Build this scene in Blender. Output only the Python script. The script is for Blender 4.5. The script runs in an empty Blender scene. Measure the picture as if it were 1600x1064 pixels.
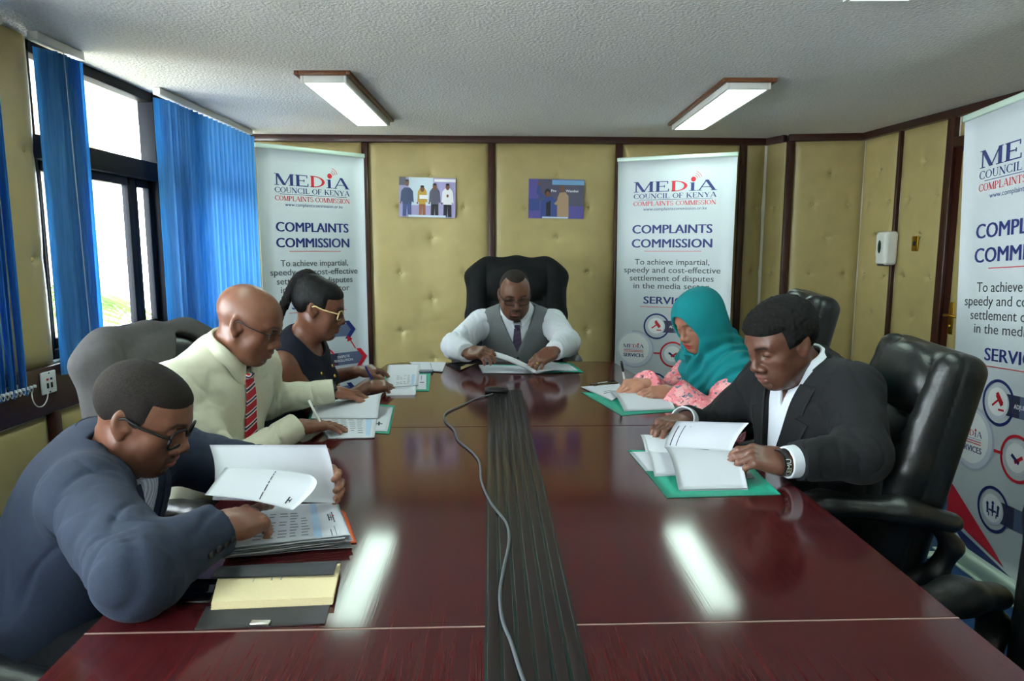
import bpy, bmesh, math, random
import numpy as np
from math import pi, sin, cos, sqrt, radians, atan2
from mathutils import Vector, Matrix

# ------------------------------------------------------------------ camera, daylight, exposure
SC = bpy.context.scene
_c = bpy.data.cameras.new('camera'); CAM = bpy.data.objects.new('camera', _c); SC.collection.objects.link(CAM)
CAM.location = (0, 0, 1.35); CAM.rotation_euler = (radians(90 - 7.581), 0, 0)
_c.sensor_width = 36; _c.lens = 24.0; _c.clip_start = .02
SC.camera = CAM
_w = bpy.data.worlds.new('overcast_sky'); SC.world = _w; _w.use_nodes = True
_b = _w.node_tree.nodes['Background']; _b.inputs['Color'].default_value = (.86, .94, 1.0, 1); _b.inputs['Strength'].default_value = 8.0
SC.view_settings.view_transform = 'Standard'; SC.view_settings.look = 'None'
SC.view_settings.exposure = 1.8; SC.view_settings.gamma = 1.0
SC.view_settings.use_curve_mapping = False
LAMP_STRENGTH = 4.0          # the fluorescent fixtures' diffusers

# ------------------------------------------------------------------ helpers
V = lambda *a: np.array(a if len(a) > 1 else a[0], float)
COL = bpy.context.scene.collection

def nrm(v):
    v = np.asarray(v, float)
    return v / (np.linalg.norm(v) + 1e-12)

def frame(fwd, up):
    """columns: right, forward, up"""
    f = nrm(fwd)
    r = nrm(np.cross(f, up))
    return np.stack([r, f, np.cross(r, f)], 1)

def link(o, parent=None):
    COL.objects.link(o)
    if parent is not None:
        o.parent = parent
    return o

def tag(o, label=None, cat=None, group=None, kind=None):
    if label: o['label'] = label
    if cat: o['category'] = cat
    if group: o['group'] = group
    if kind: o['kind'] = kind
    return o

def empty(name, loc=(0, 0, 0), rz=0.0, label=None, cat=None, group=None):
    o = bpy.data.objects.new(name, None)
    o.empty_display_size = .1
    o.location = tuple(loc)
    o.rotation_euler = (0, 0, rz)
    link(o)
    return tag(o, label, cat, group)

def raw_mesh(name, v, f, smooth=True, col=None):
    """v (n,3) array; f (m,4)/(m,3) array or list of index tuples"""
    me = bpy.data.meshes.new(name)
    v = np.ascontiguousarray(v, np.float32)
    if isinstance(f, np.ndarray):
        n, k = f.shape
        me.vertices.add(len(v)); me.vertices.foreach_set('co', v.ravel())
        me.loops.add(n * k); me.loops.foreach_set('vertex_index', np.ascontiguousarray(f, np.int32).ravel())
        me.polygons.add(n)
        me.polygons.foreach_set('loop_start', np.arange(0, n * k, k, dtype=np.int32))
        me.polygons.foreach_set('use_smooth', np.full(n, bool(smooth)))
        me.update(calc_edges=True)
        me.validate()
    else:
        me.from_pydata([tuple(map(float, x)) for x in v], [], f)
        me.polygons.foreach_set('use_smooth', np.full(len(me.polygons), bool(smooth)))
        me.update()
    if col is not None:
        a = me.attributes.new('Col', 'FLOAT_COLOR', 'POINT')
        c = np.ones((len(v), 4), np.float32); c[:, :3] = col
        a.data.foreach_set('color', c.ravel())
    return me

def obj(name, me, mat, parent=None, loc=None, rot=None, base=None):
    """base: world point of the parent Empty when the mesh was made in world space"""
    o = bpy.data.objects.new(name, me)
    for m in (mat if isinstance(mat, (list, tuple)) else [mat]):
        me.materials.append(m)
    if loc is not None: o.location = tuple(loc)
    if rot is not None: o.rotation_euler = tuple(rot)
    return link(o, parent)

class MB:
    """collects shapes into one mesh"""
    def __init__(s): s.v = []; s.f = []; s.n = 0; s.mi = []; s.sm = []
    def add(s, v, f, mi=0, smooth=False):
        s.v.append(np.asarray(v, float).reshape(-1, 3))
        for q in f:
            s.f.append(tuple(int(i) + s.n for i in q)); s.mi.append(mi); s.sm.append(smooth)
        s.n += len(s.v[-1])
        return s
    def box(s, c, size, R=None, mi=0):
        h = np.asarray(size, float) / 2
        p = np.array([[x, y, z] for x in (-1, 1) for y in (-1, 1) for z in (-1, 1)]) * h
        if R is not None: p = p @ np.asarray(R).T
        return s.add(p + np.asarray(c), [(0, 1, 3, 2), (4, 6, 7, 5), (0, 4, 5, 1), (2, 3, 7, 6), (0, 2, 6, 4), (1, 5, 7, 3)], mi)
    def bbox(s, c, size, b=.004, R=None, mi=0, seg=2):
        """bevelled box"""
        bm = bmesh.new(); bmesh.ops.create_cube(bm, size=1)
        for v in bm.verts: v.co = Vector([v.co[i] * size[i] for i in range(3)])
        bmesh.ops.bevel(bm, geom=bm.edges[:], offset=b, segments=seg, affect='EDGES', profile=.5)
        bm.verts.index_update()
        p = np.array([v.co[:] for v in bm.verts]); f = [[v.index for v in q.verts] for q in bm.faces]; bm.free()
        if R is not None: p = p @ np.asarray(R).T
        return s.add(p + np.asarray(c), f, mi, True)
    def tube(s, pts, r, n=10, mi=0, caps=True, closed=False):
        pts = np.asarray(pts, float); m = len(pts)
        rr = np.full(m, r) if np.isscalar(r) else np.asarray(r, float)
        T = np.gradient(pts, axis=0) if not closed else np.roll(pts, -1, 0) - np.roll(pts, 1, 0)
        T /= np.linalg.norm(T, axis=1)[:, None] + 1e-12
        up = V(0, 0, 1) if abs(T[0][2]) < .9 else V(1, 0, 0)
        N = nrm(up - T[0] * (up @ T[0])); out = []
        for i in range(m):
            N = nrm(N - T[i] * (N @ T[i])); B = np.cross(T[i], N)
            a = np.linspace(0, 2 * pi, n, endpoint=False)
            out.append(pts[i] + rr[i] * (np.cos(a)[:, None] * N + np.sin(a)[:, None] * B))
        f = []
        for i in range(m if closed else m - 1):
            j = (i + 1) % m
            for k in range(n):
                f.append((i * n + k, i * n + (k + 1) % n, j * n + (k + 1) % n, j * n + k))
        if caps and not closed:
            f.append(tuple(range(n))[::-1]); f.append(tuple((m - 1) * n + k for k in range(n)))
        return s.add(np.concatenate(out), f, mi, True)
    def lathe(s, prof, c=(0, 0, 0), n=24, R=None, mi=0):
        a = np.linspace(0, 2 * pi, n, endpoint=False); out = []; f = []
        for r, z in prof: out.append(np.stack([r * np.cos(a), r * np.sin(a), np.full(n, z)], 1))
        for i in range(len(prof) - 1):
            for k in range(n): f.append((i * n + k, i * n + (k + 1) % n, (i + 1) * n + (k + 1) % n, (i + 1) * n + k))
        f.append(tuple(range(n))[::-1]); f.append(tuple((len(prof) - 1) * n + k for k in range(n)))
        p = np.concatenate(out)
        if R is not None: p = p @ np.asarray(R).T
        return s.add(p + np.asarray(c), f, mi, True)
    def prism(s, poly, z0, z1, R=None, c=(0, 0, 0), mi=0):
        n = len(poly); p = [[x, y, z0] for x, y in poly] + [[x, y, z1] for x, y in poly]
        f = [tuple(range(n))[::-1], tuple(range(n, 2 * n))] + [(i, (i + 1) % n, n + (i + 1) % n, n + i) for i in range(n)]
        p = np.array(p, float)
        if R is not None: p = p @ np.asarray(R).T
        return s.add(p + np.asarray(c), f, mi)
    def grid(s, P, mi=0, thick=0.0, smooth=True):
        """P (a,b,3) surface; thick>0 gives a closed slab (offset against the normal)"""
        a, b = P.shape[:2]; f = []
        idx = lambda i, j: i * b + j
        for i in range(a - 1):
            for j in range(b - 1): f.append((idx(i, j), idx(i + 1, j), idx(i + 1, j + 1), idx(i, j + 1)))
        if not thick: return s.add(P.reshape(-1, 3), f, mi, smooth)
        du = np.gradient(P, axis=0); dv = np.gradient(P, axis=1); N = np.cross(du, dv)
        N /= np.linalg.norm(N, axis=2)[..., None] + 1e-12
        Q = P - N * thick; o = a * b
        g = f + [tuple(o + i for i in q[::-1]) for q in f]
        ring = [idx(i, 0) for i in range(a)] + [idx(a - 1, j) for j in range(1, b)] + [idx(i, b - 1) for i in range(a - 2, -1, -1)] + [idx(0, j) for j in range(b - 2, 0, -1)]
        for i in range(len(ring)):
            x, y = ring[i], ring[(i + 1) % len(ring)]; g.append((x, o + x, o + y, y)[::-1])
        return s.add(np.concatenate([P.reshape(-1, 3), Q.reshape(-1, 3)]), g, mi, smooth)
    def mesh(s, name='m', smooth=None, off=None):
        v = np.concatenate(s.v)
        if off is not None: v = v - np.asarray(off)
        me = bpy.data.meshes.new(name)
        me.from_pydata(v.tolist(), [], s.f)
        me.polygons.foreach_set('material_index', np.array(s.mi, np.int32))
        me.polygons.foreach_set('use_smooth', np.array(s.sm if smooth is None else [smooth] * len(s.f), bool))
        me.update()
        return me

def autosmooth(o, deg=35):
    """sharp edges by angle, so that smooth shading keeps creases"""
    me = o.data; bm = bmesh.new(); bm.from_mesh(me)
    for e in bm.edges:
        if len(e.link_faces) == 2 and e.calc_face_angle(0) > radians(deg): e.smooth = False
    bm.to_mesh(me); bm.free()
    return o

# ------------------------------------------------------------------ materials
def lin(c):
    c = np.asarray(c, float) / 255.0
    return tuple(np.where(c <= .04045, c / 12.92, ((c + .055) / 1.055) ** 2.4))

class NT:
    def __init__(s, m): s.t = m.node_tree; s.n = s.t.nodes; s.l = s.t.links
    def new(s, kind, **kw):
        x = s.n.new(kind)
        for k, v in kw.items():
            if k.startswith('_'): setattr(x, k[1:], v)
        return x
    def set(s, x, **kw):
        for k, v in kw.items(): x.inputs[k.replace('_', ' ')].default_value = v
        return x

def mat(name, rgb=(128, 128, 128), rough=.6, metal=0.0, spec=.5, var=0.0, vscale=20, bump=0.0, bscale=200, stretch=(1, 1, 1),
        coat=0.0, sheen=0.0, attr=False, emit=None, estr=0.0, sss=0.0, trans=0.0, detail=3.0, bump_d=.002):
    m = bpy.data.materials.new(name); m.use_nodes = True
    t = NT(m); b = t.n['Principled BSDF']
    b.inputs['Roughness'].default_value = rough; b.inputs['Metallic'].default_value = metal
    b.inputs['Specular IOR Level'].default_value = spec
    b.inputs['Coat Weight'].default_value = coat; b.inputs['Coat Roughness'].default_value = .08
    b.inputs['Sheen Weight'].default_value = sheen
    b.inputs['Transmission Weight'].default_value = trans
    if sss:
        b.inputs['Subsurface Weight'].default_value = sss
        b.inputs['Subsurface Radius'].default_value = (.012, .005, .003); b.inputs['Subsurface Scale'].default_value = 1
    c = lin(rgb) + (1,)
    b.inputs['Base Color'].default_value = c
    co = t.n.new('ShaderNodeTexCoord'); mp = t.n.new('ShaderNodeMapping'); mp.inputs['Scale'].default_value = stretch
    t.l.new(co.outputs['Object'], mp.inputs['Vector'])
    src = None
    if attr:
        a = t.n.new('ShaderNodeAttribute'); a.attribute_name = 'Col'; src = a.outputs['Color']
    if var:
        nz = t.n.new('ShaderNodeTexNoise'); nz.inputs['Scale'].default_value = vscale; nz.inputs['Detail'].default_value = detail
        t.l.new(mp.outputs['Vector'], nz.inputs['Vector'])
        mr = t.n.new('ShaderNodeMapRange'); mr.inputs['From Min'].default_value = .3; mr.inputs['From Max'].default_value = .7
        mr.inputs['To Min'].default_value = 1 - var; mr.inputs['To Max'].default_value = 1 + var
        t.l.new(nz.outputs['Fac'], mr.inputs['Value'])
        mx = t.n.new('ShaderNodeMix'); mx.data_type = 'RGBA'; mx.blend_type = 'MULTIPLY'; mx.inputs['Factor'].default_value = 1
        if src is not None: t.l.new(src, mx.inputs['A'])
        else: mx.inputs['A'].default_value = c
        t.l.new(mr.outputs['Result'], mx.inputs['B']); src = mx.outputs['Result']
    if src is not None: t.l.new(src, b.inputs['Base Color'])
    if bump:
        nz = t.n.new('ShaderNodeTexNoise'); nz.inputs['Scale'].default_value = bscale; nz.inputs['Detail'].default_value = 4
        t.l.new(mp.outputs['Vector'], nz.inputs['Vector'])
        bp = t.n.new('ShaderNodeBump'); bp.inputs['Strength'].default_value = bump; bp.inputs['Distance'].default_value = bump_d
        t.l.new(nz.outputs['Fac'], bp.inputs['Height']); t.l.new(bp.outputs['Normal'], b.inputs['Normal'])
    if emit is not None:
        b.inputs['Emission Color'].default_value = lin(emit) + (1,); b.inputs['Emission Strength'].default_value = estr
    return m

# ------------------------------------------------------------------ implicit solids
def smin(a, b, k):
    if k <= 0: return np.minimum(a, b)
    h = np.maximum(k - np.abs(a - b), 0) / k
    return np.minimum(a, b) - h * h * k * .25

def hash3(i, j, k):
    n = (i * 374761393 + j * 668265263 + k * 2147483647) & 0xffffffff
    n = ((n ^ (n >> 13)) * 1274126177) & 0xffffffff
    return ((n ^ (n >> 16)) & 0xffff) / 65535.0

def vnoise(P):
    f = np.floor(P); u = P - f; u = u * u * (3 - 2 * u); I = f.astype(np.int64); r = 0
    for a in (0, 1):
        for b in (0, 1):
            for c in (0, 1):
                w = (u[..., 0] if a else 1 - u[..., 0]) * (u[..., 1] if b else 1 - u[..., 1]) * (u[..., 2] if c else 1 - u[..., 2])
                r = r + w * hash3(I[..., 0] + a, I[..., 1] + b, I[..., 2] + c)
    return r * 2 - 1

class Solid:
    def __init__(s): s.p = []; s.cull = {}
    def _a(s, f, op, k, marg=0.0): s.p.append((f, op, k, marg)); return s
    def cone(s, a, b, ra, rb=None, k=.02, op='u', sq=None):
        a = V(a); b = V(b); rb = ra if rb is None else rb
        ab = b - a; L2 = ab @ ab + 1e-12
        def f(P):
            q = P - a; t = np.clip(q @ ab / L2, 0, 1); v = q - t[..., None] * ab
            r = ra + (rb - ra) * t
            if sq is not None:
                n, fac = sq; n = nrm(n); v = v + (v @ n)[..., None] * n * (fac - 1)
                return (np.sqrt((v * v).sum(-1)) - r) / max(1, fac)
            return np.sqrt((v * v).sum(-1)) - r
        return s._a(f, op, k)
    def ell(s, c, r, R=None, k=.02, op='u'):
        c = V(c); r = V(r); R = np.eye(3) if R is None else R
        def f(P):
            q = ((P - c) @ R) / r; k0 = np.sqrt((q * q).sum(-1)); q = q / r; k1 = np.sqrt((q * q).sum(-1)) + 1e-9
            return np.maximum(np.where(k0 < 1e-6, -r.min(), k0 * (k0 - 1) / k1), np.sqrt(((P - c) ** 2).sum(-1)) - r.max())
        s._a(f, op, k); s.cull[len(s.p) - 1] = lambda P: np.sqrt(((P - c) ** 2).sum(-1)) - r.max()
        return s
    def box(s, c, h, R=None, rd=.01, k=.02, op='u'):
        c = V(c); h = V(h) - rd; R = np.eye(3) if R is None else R
        def f(P):
            q = np.abs((P - c) @ R) - h
            m = np.maximum(q, 0)
            return np.sqrt((m * m).sum(-1)) + np.minimum(q.max(-1), 0) - rd
        return s._a(f, op, k)
    def half(s, c, n, k=.005, op='s'):
        """removes (op s) or keeps (op i) the side the normal points AWAY from"""
        c = V(c); n = nrm(n)
        return s._a(lambda P: (P - c) @ n, op, k)
    def fn(s, f, op='u', k=.01, marg=0.0): return s._a(f, op, k, marg)
    def poly(s, pts, rs, k=.02, ks=None, **kw):
        for i in range(len(pts) - 1): s.cone(pts[i], pts[i + 1], rs[i], rs[i + 1], k=k if i == 0 or ks is None else ks, **kw)
        return s
    def __call__(s, P):
        D = np.full(P.shape[:-1], 10.0)
        for f, op, k, mg in s.p:
            d = f(P)
            if op == 'u': D = smin(D, d, k)
            elif op == 's': D = -smin(-D, d, k)
            elif op == 'i': D = -smin(-D, -d, k)
            else: D = D + d
        return D
    def mesh(s, h, lo, hi, m=6):
        lo = V(lo); hi = V(hi); B = m * h
        nb = np.maximum(np.ceil((hi - lo) / B).astype(int), 1)
        g = np.stack(np.meshgrid(*[np.arange(n) for n in nb], indexing='ij'), -1).reshape(-1, 3)
        cen = lo + (g + .5) * B; hd = B * .867
        vals = []; D = np.full(len(cen), 10.0)
        for pi_, (f, op, k, mg) in enumerate(s.p):
            d = f(cen)
            vals.append(s.cull[pi_](cen) if pi_ in s.cull else d)
            if op == 'u': D = smin(D, d, k)
            elif op == 's': D = -smin(-D, d, k)
            elif op == 'i': D = -smin(-D, -d, k)
            else: D = D + d
        mgs = sum(q[3] for q in s.p)
        act = np.abs(D) < hd * 1.35 + mgs
        g = g[act]; vals = [v[act] for v in vals]; n = len(g)
        if n == 0: return np.zeros((0, 3)), np.zeros((0, 4), int)
        c1 = np.stack(np.meshgrid(*[np.arange(m + 1)] * 3, indexing='ij'), -1).reshape(-1, 3)
        D = np.full((n, len(c1)), 10.0)
        base = lo + g * B; loc = c1 * h
        for (f, op, k, mg), dc in zip(s.p, vals):
            if op == 'u': w = np.nonzero(dc < 2.4 * hd + 1.5 * k + .032 + mgs)[0]
            elif op == 's': w = np.nonzero(dc < 2.4 * hd + 1.5 * k + .032 + mgs)[0]
            elif op == 'i': w = np.nonzero(dc > -(2.4 * hd + 1.5 * k + .032 + mgs))[0]
            else: w = np.arange(n)
            if len(w) == 0: continue
            for ch in np.array_split(w, max(1, len(w) // 1500)):
                d = f(base[ch][:, None, :] + loc[None]); e = D[ch]
                if op == 'u': e = smin(e, d, k)
                elif op == 's': e = -smin(-e, d, k)
                elif op == 'i': e = -smin(-e, -d, k)
                else: e = e + d
                D[ch] = e
        D = D.reshape(n, m + 1, m + 1, m + 1)
        sg = D < 0
        cs = sum(sg[:, a:a + m, b:b + m, c:c + m].astype(np.int8) for a in (0, 1) for b in (0, 1) for c in (0, 1))
        bi, ci, cj, ck = np.nonzero((cs > 0) & (cs < 8))
        cor = [(a, b, c) for a in (0, 1) for b in (0, 1) for c in (0, 1)]
        val = np.stack([D[bi, ci + a, cj + b, ck + c] for a, b, c in cor], 1)
        off = np.array(cor, float)
        acc = np.zeros((len(bi), 3)); cnt = np.zeros(len(bi))
        for i in range(8):
            for j in range(i + 1, 8):
                if np.abs(off[i] - off[j]).sum() != 1: continue
                va, vb = val[:, i], val[:, j]; x = (va < 0) != (vb < 0)
                t = np.where(x, va / np.where(x, va - vb, 1), 0)
                acc += np.where(x[:, None], off[i] + t[:, None] * (off[j] - off[i]), 0); cnt += x
        G = g[bi] * m + np.stack([ci, cj, ck], 1)
        v = lo + (G + acc / cnt[:, None]) * h
        N = nb * m + 2
        key = (G[:, 0] * N[1] + G[:, 1]) * N[2] + G[:, 2]
        o = np.argsort(key); key = key[o]; v = v[o]; G = G[o]; val = val[o]
        st = (N[1] * N[2], N[2], 1); F = []
        for ax, ci2 in ((0, 4), (1, 2), (2, 1)):
            s0 = val[:, 0] < 0; s1 = val[:, ci2] < 0
            w = np.nonzero(s0 != s1)[0]
            u1, u2 = st[(ax + 1) % 3], st[(ax + 2) % 3]
            ks = [key[w], key[w] - u1, key[w] - u1 - u2, key[w] - u2]
            ix = [np.minimum(np.searchsorted(key, q), len(key) - 1) for q in ks]
            ok = np.all([key[i] == q for i, q in zip(ix, ks)], 0)
            q = np.stack(ix, 1)[ok]; fl = s0[w][ok]
            q[~fl] = q[~fl][:, ::-1]
            F.append(q)
        return v, np.concatenate(F)
    def snap(s, P, d, steps=14, start=.0, off=0.0):
        """march points P along direction d (one vector, or one per point) to the surface (offset outward)"""
        P = np.array(P, float) - 0.0; d = np.asarray(d, float); d = d / np.linalg.norm(d, axis=-1, keepdims=True)
        for _ in range(steps): P = P + (s(P) - off)[..., None] * d * .85
        return P
    def normal(s, P, e=.002):
        g = np.stack([s(P + V(e, 0, 0)) - s(P - V(e, 0, 0)), s(P + V(0, e, 0)) - s(P - V(0, e, 0)), s(P + V(0, 0, e)) - s(P - V(0, 0, e))], -1)
        return g / (np.linalg.norm(g, axis=-1, keepdims=True) + 1e-12)

def tri_keep(v, f, keep):
    """drop faces whose vertices are all outside keep"""
    m = keep[f].any(1); f = f[m]
    u, inv = np.unique(f, return_inverse=True)
    return v[u], inv.reshape(f.shape), u

# ------------------------------------------------------------------ materials
M = {}
M['vinyl'] = mat('olive_vinyl', (180, 163, 110), .42, var=.05, vscale=9, bump=.25, bscale=420)
M['vinyl_light'] = M['vinyl']
M['trim'] = mat('mahogany_trim', (58, 26, 17), .35, var=.25, vscale=14, stretch=(6, 6, .6), coat=.2)
M['ceil'] = mat('ceiling_plaster', (236, 236, 234), .95, var=.07, vscale=70, bump=1.0, bscale=75, bump_d=.008)
M['carpet'] = mat('blue_carpet', (14, 62, 110), .95, var=.25, vscale=260, bump=.8, bscale=500)
M['wall'] = mat('cream_wall', (226, 222, 210), .8)
M['alu'] = mat('dark_bronze_aluminium', (15, 17, 26), .6, spec=.2)
M['white'] = mat('white_plastic', (225, 226, 222), .4)
M['grey_plastic'] = mat('grey_plastic', (70, 74, 78), .4)
M['black'] = mat('black_plastic', (14, 14, 15), .35)
M['brass'] = mat('brass', (176, 138, 50), .3, metal=1.0)
M['chrome'] = mat('chrome', (200, 200, 205), .15, metal=1.0)
M['concrete'] = mat('beige_render', (150, 134, 108), .9, var=.06, vscale=2.5, stretch=(1, 1, .3), bump=.2, bscale=80)
M['ground'] = mat('paving', (190, 186, 176), .9, var=.1, vscale=3)

def slat_mat():
    m = bpy.data.materials.new('blue_blind_fabric'); m.use_nodes = True; t = NT(m); b = t.n['Principled BSDF']
    b.inputs['Roughness'].default_value = .8
    co = t.n.new('ShaderNodeTexCoord'); wv = t.n.new('ShaderNodeTexNoise'); mp = t.n.new('ShaderNodeMapping')
    mp.inputs['Scale'].default_value = (160, 160, 6); t.l.new(co.outputs['Object'], mp.inputs['Vector']); t.l.new(mp.outputs['Vector'], wv.inputs['Vector'])
    wv.inputs['Scale'].default_value = 1.0
    cr = t.n.new('ShaderNodeValToRGB'); cr.color_ramp.elements[0].color = lin((92, 166, 220)) + (1,); cr.color_ramp.elements[1].color = lin((112, 184, 234)) + (1,)
    cr.color_ramp.elements[0].position = .35; cr.color_ramp.elements[1].position = .65
    t.l.new(wv.outputs['Fac'], cr.inputs['Fac']); t.l.new(cr.outputs['Color'], b.inputs['Base Color'])
    tr = t.n.new('ShaderNodeBsdfTranslucent'); t.l.new(cr.outputs['Color'], tr.inputs['Color'])
    ms = t.n.new('ShaderNodeMixShader'); ms.inputs['Fac'].default_value = .6
    t.l.new(b.outputs['BSDF'], ms.inputs[1]); t.l.new(tr.outputs['BSDF'], ms.inputs[2]); t.l.new(ms.outputs['Shader'], t.n['Material Output'].inputs['Surface'])
    return m
M['slat'] = slat_mat()

def pane_mat(name, refl=.06):
    m = bpy.data.materials.new(name); m.use_nodes = True; t = NT(m)
    t.n.remove(t.n['Principled BSDF'])
    tr = t.n.new('ShaderNodeBsdfTransparent'); tr.inputs['Color'].default_value = (.95, .97, .96, 1)
    gl = t.n.new('ShaderNodeBsdfGlossy'); gl.inputs['Roughness'].default_value = .02
    ms = t.n.new('ShaderNodeMixShader'); ms.inputs['Fac'].default_value = refl
    t.l.new(tr.outputs['BSDF'], ms.inputs[1]); t.l.new(gl.outputs['BSDF'], ms.inputs[2]); t.l.new(ms.outputs['Shader'], t.n['Material Output'].inputs['Surface'])
    return m
M['pane'] = pane_mat('window_glass'); M['lens'] = pane_mat('spectacle_glass', .025)

def struct(name, me, m, parent=None):
    o = obj(name, me, m, parent)
    if parent is None: o['kind'] = 'structure'
    return o

# ------------------------------------------------------------------ shell
HC = 2.2                                   # ceiling height
XL = -1.95                                 # left wall
BK = lambda x: 5.27 + (x + 1.725) * .0514  # back wall runs slightly askew
RX = lambda y: 2.62 + .123 * (5.213 - y)   # right wall
YF = -2.6
struct('floor', MB().box((.75, 1.4, -.03), (6.6, 9.0, .06)).mesh('floor'), M['carpet'])
struct('ceiling', MB().box((.75, 1.4, HC + .04), (6.6, 9.0, .08)).mesh('ceiling'), M['ceil'])
struct('wall_front', MB().box((.9, YF - .05, HC / 2), (6.4, .1, HC)).mesh('wall_front'), M['wall'])

def padded(name, P0, P1, z0, z1, nrml, buttons, parent, m, bulge=.028, step=.014):
    """upholstered panel between two plan points, buttons in (distance from P0, height)"""
    P0 = V(P0); P1 = V(P1); L = np.linalg.norm(P1 - P0); u = (P1 - P0) / L; n = nrm(V(nrml))
    a = max(int(L / step), 4); b = max(int((z1 - z0) / step), 4)
    U, W = np.meshgrid(np.linspace(0, L, a + 1), np.linspace(z0, z1, b + 1), indexing='ij')
    e = np.minimum(np.minimum(U, L - U), np.minimum(W - z0, z1 - W))
    d = bulge * (1 - np.exp(-e / .028)) + .004 * np.sin(U / L * pi)
    for bu, bz in buttons:
        r = np.hypot(U - bu, W - bz); th = np.arctan2(W - bz, U - bu)
        d -= .020 * np.exp(-(r / .020) ** 2) + .010 * np.exp(-(r / .075) ** 1.5) * (1 + .35 * np.cos(4 * th) * np.exp(-((r - .05) / .04) ** 2))
    P = np.stack([P0[0] + u[0] * U + n[0] * d, P0[1] + u[1] * U + n[1] * d, W], -1)
    if np.cross(u, V(0, 0, 1)) @ n < 0: P = P[::-1]
    mb = MB().grid(P)
    T = np.stack([u, V(0, 0, 1), n], 1)
    for bu, bz in buttons:
        c = V(P0[0] + u[0] * bu, P0[1] + u[1] * bu, bz) + n * (bulge - .026)
        mb.lathe([(.0115, 0), (.0112, .004), (.008, .008), (.003, .010), (.0003, .0103)], c, 14, T)
    return obj(name, mb.mesh('padded_panel'), m, parent)

def strip(mb, P0, P1, z0, z1, depth, nrml, w=None):
    """box along a plan segment, standing out from the wall by depth"""
    P0 = V(P0); P1 = V(P1); L = np.linalg.norm(P1 - P0); u = (P1 - P0) / L; n = nrm(V(nrml))
    R = np.stack([u, n, V(0, 0, 1)], 1)
    c = (P0 + P1) / 2 + n * depth / 2
    return mb.bbox((c[0], c[1], (z0 + z1) / 2), (L, depth, z1 - z0), min(.004, depth / 3), R)

# back wall: carcass, four padded panels and trims between them
bx = [-1.95, -1.11, -.159, .821, 1.791, 1.985]
nb = nrm(V(.0514, -1, 0)); bp = lambda x, o=0.0: V(x, BK(x), 0) + nb * o
mb = MB(); mb.prism([(XL - .2, BK(XL - .2)), (2.0, BK(2.0)), (2.0, BK(2.0) + .1), (XL - .2, BK(XL - .2) + .1)], 0, HC)
wall_back = struct('wall_back', mb.mesh('wall_back'), M['wall'])
for i in range(5):
    L = bx[i + 1] - bx[i]
    if L > .5: bt = [(L / 2, 1.906), (L / 2, 1.44), (L / 2, .97), (L / 2, .5)] + [(L / 2 + s * .245, z) for s in (-1, 1) for z in (1.67, 1.17, .72)]
    else: bt = [(L / 2, 1.67), (L / 2, 1.17), (L / 2, .7)]
    if i == 0: bt = [(x, z) for x, z in bt]
    padded('padded_panel', bp(bx[i] + .018), bp(bx[i + 1] - .018), .10, HC - .045, nb, bt, wall_back, M['vinyl'])
for k, x in enumerate(bx[1:5]):
    mb = MB(); strip(mb, bp(x - .024), bp(x + .024), 0, HC - .04, .036, nb)
    for z in (1.05, 1.5, 1.95): mb.lathe([(.005, 0), (.004, .002), (.0005, .003)], bp(x, .036) + V(0, 0, z), 10, np.stack([V(1, 0, 0), V(0, 0, 1), nb], 1))
    struct('trim_%d' % (k + 1), mb.mesh('trim'), M['trim'])
mb = MB(); strip(mb, bp(XL), bp(2.0), HC - .05, HC, .05, nb); struct('trim_5', mb.mesh('trim'), M['trim'])
mb = MB(); strip(mb, bp(XL), bp(2.0), 0, .10, .04, nb); struct('baseboard_back', mb.mesh('baseboard'), M['trim'])
# the return and the panel that stands forward in the right-hand corner
A, B2, C2 = V(1.985, 5.455, 0), V(2.065, 5.27, 0), V(2.62, 5.213, 0)
n1 = nrm(V(-(B2 - A)[1] * -1 * -1, (B2 - A)[0] * -1, 0)); n1 = nrm(V(-.18, -.08, 0)); n2 = nrm(V(-.1, -1, 0))
mb = MB(); mb.prism([(1.985, 5.46), (2.065, 5.275), (2.625, 5.218), (2.9, 5.3), (2.9, 5.6), (1.985, 5.6)], 0, HC)
wall_pier = struct('wall_corner', mb.mesh('wall_corner'), M['wall'])
padded('padded_panel', A, B2, .1, HC - .045, n1, [(.10, 1.67), (.10, 1.17)], wall_pier, M['vinyl'], .02)
padded('padded_panel', B2 + (C2 - B2) * .09, C2, .1, HC - .045, n2, [(.27, 1.92), (.155, 1.69), (.41, 1.69), (.27, 1.44), (.155, 1.17), (.41, 1.17), (.27, .93)], wall_pier, M['vinyl'])
mb = MB(); strip(mb, B2 - (C2 - B2) * .012, B2 + (C2 - B2) * .085, 0, HC - .04, .036, n2); struct('trim_6', mb.mesh('trim'), M['trim'])
mb = MB(); strip(mb, A, B2, HC - .05, HC, .045, n1); strip(mb, B2, C2, HC - .05, HC, .05, n2); struct('trim_7', mb.mesh('trim'), M['trim'])
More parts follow.
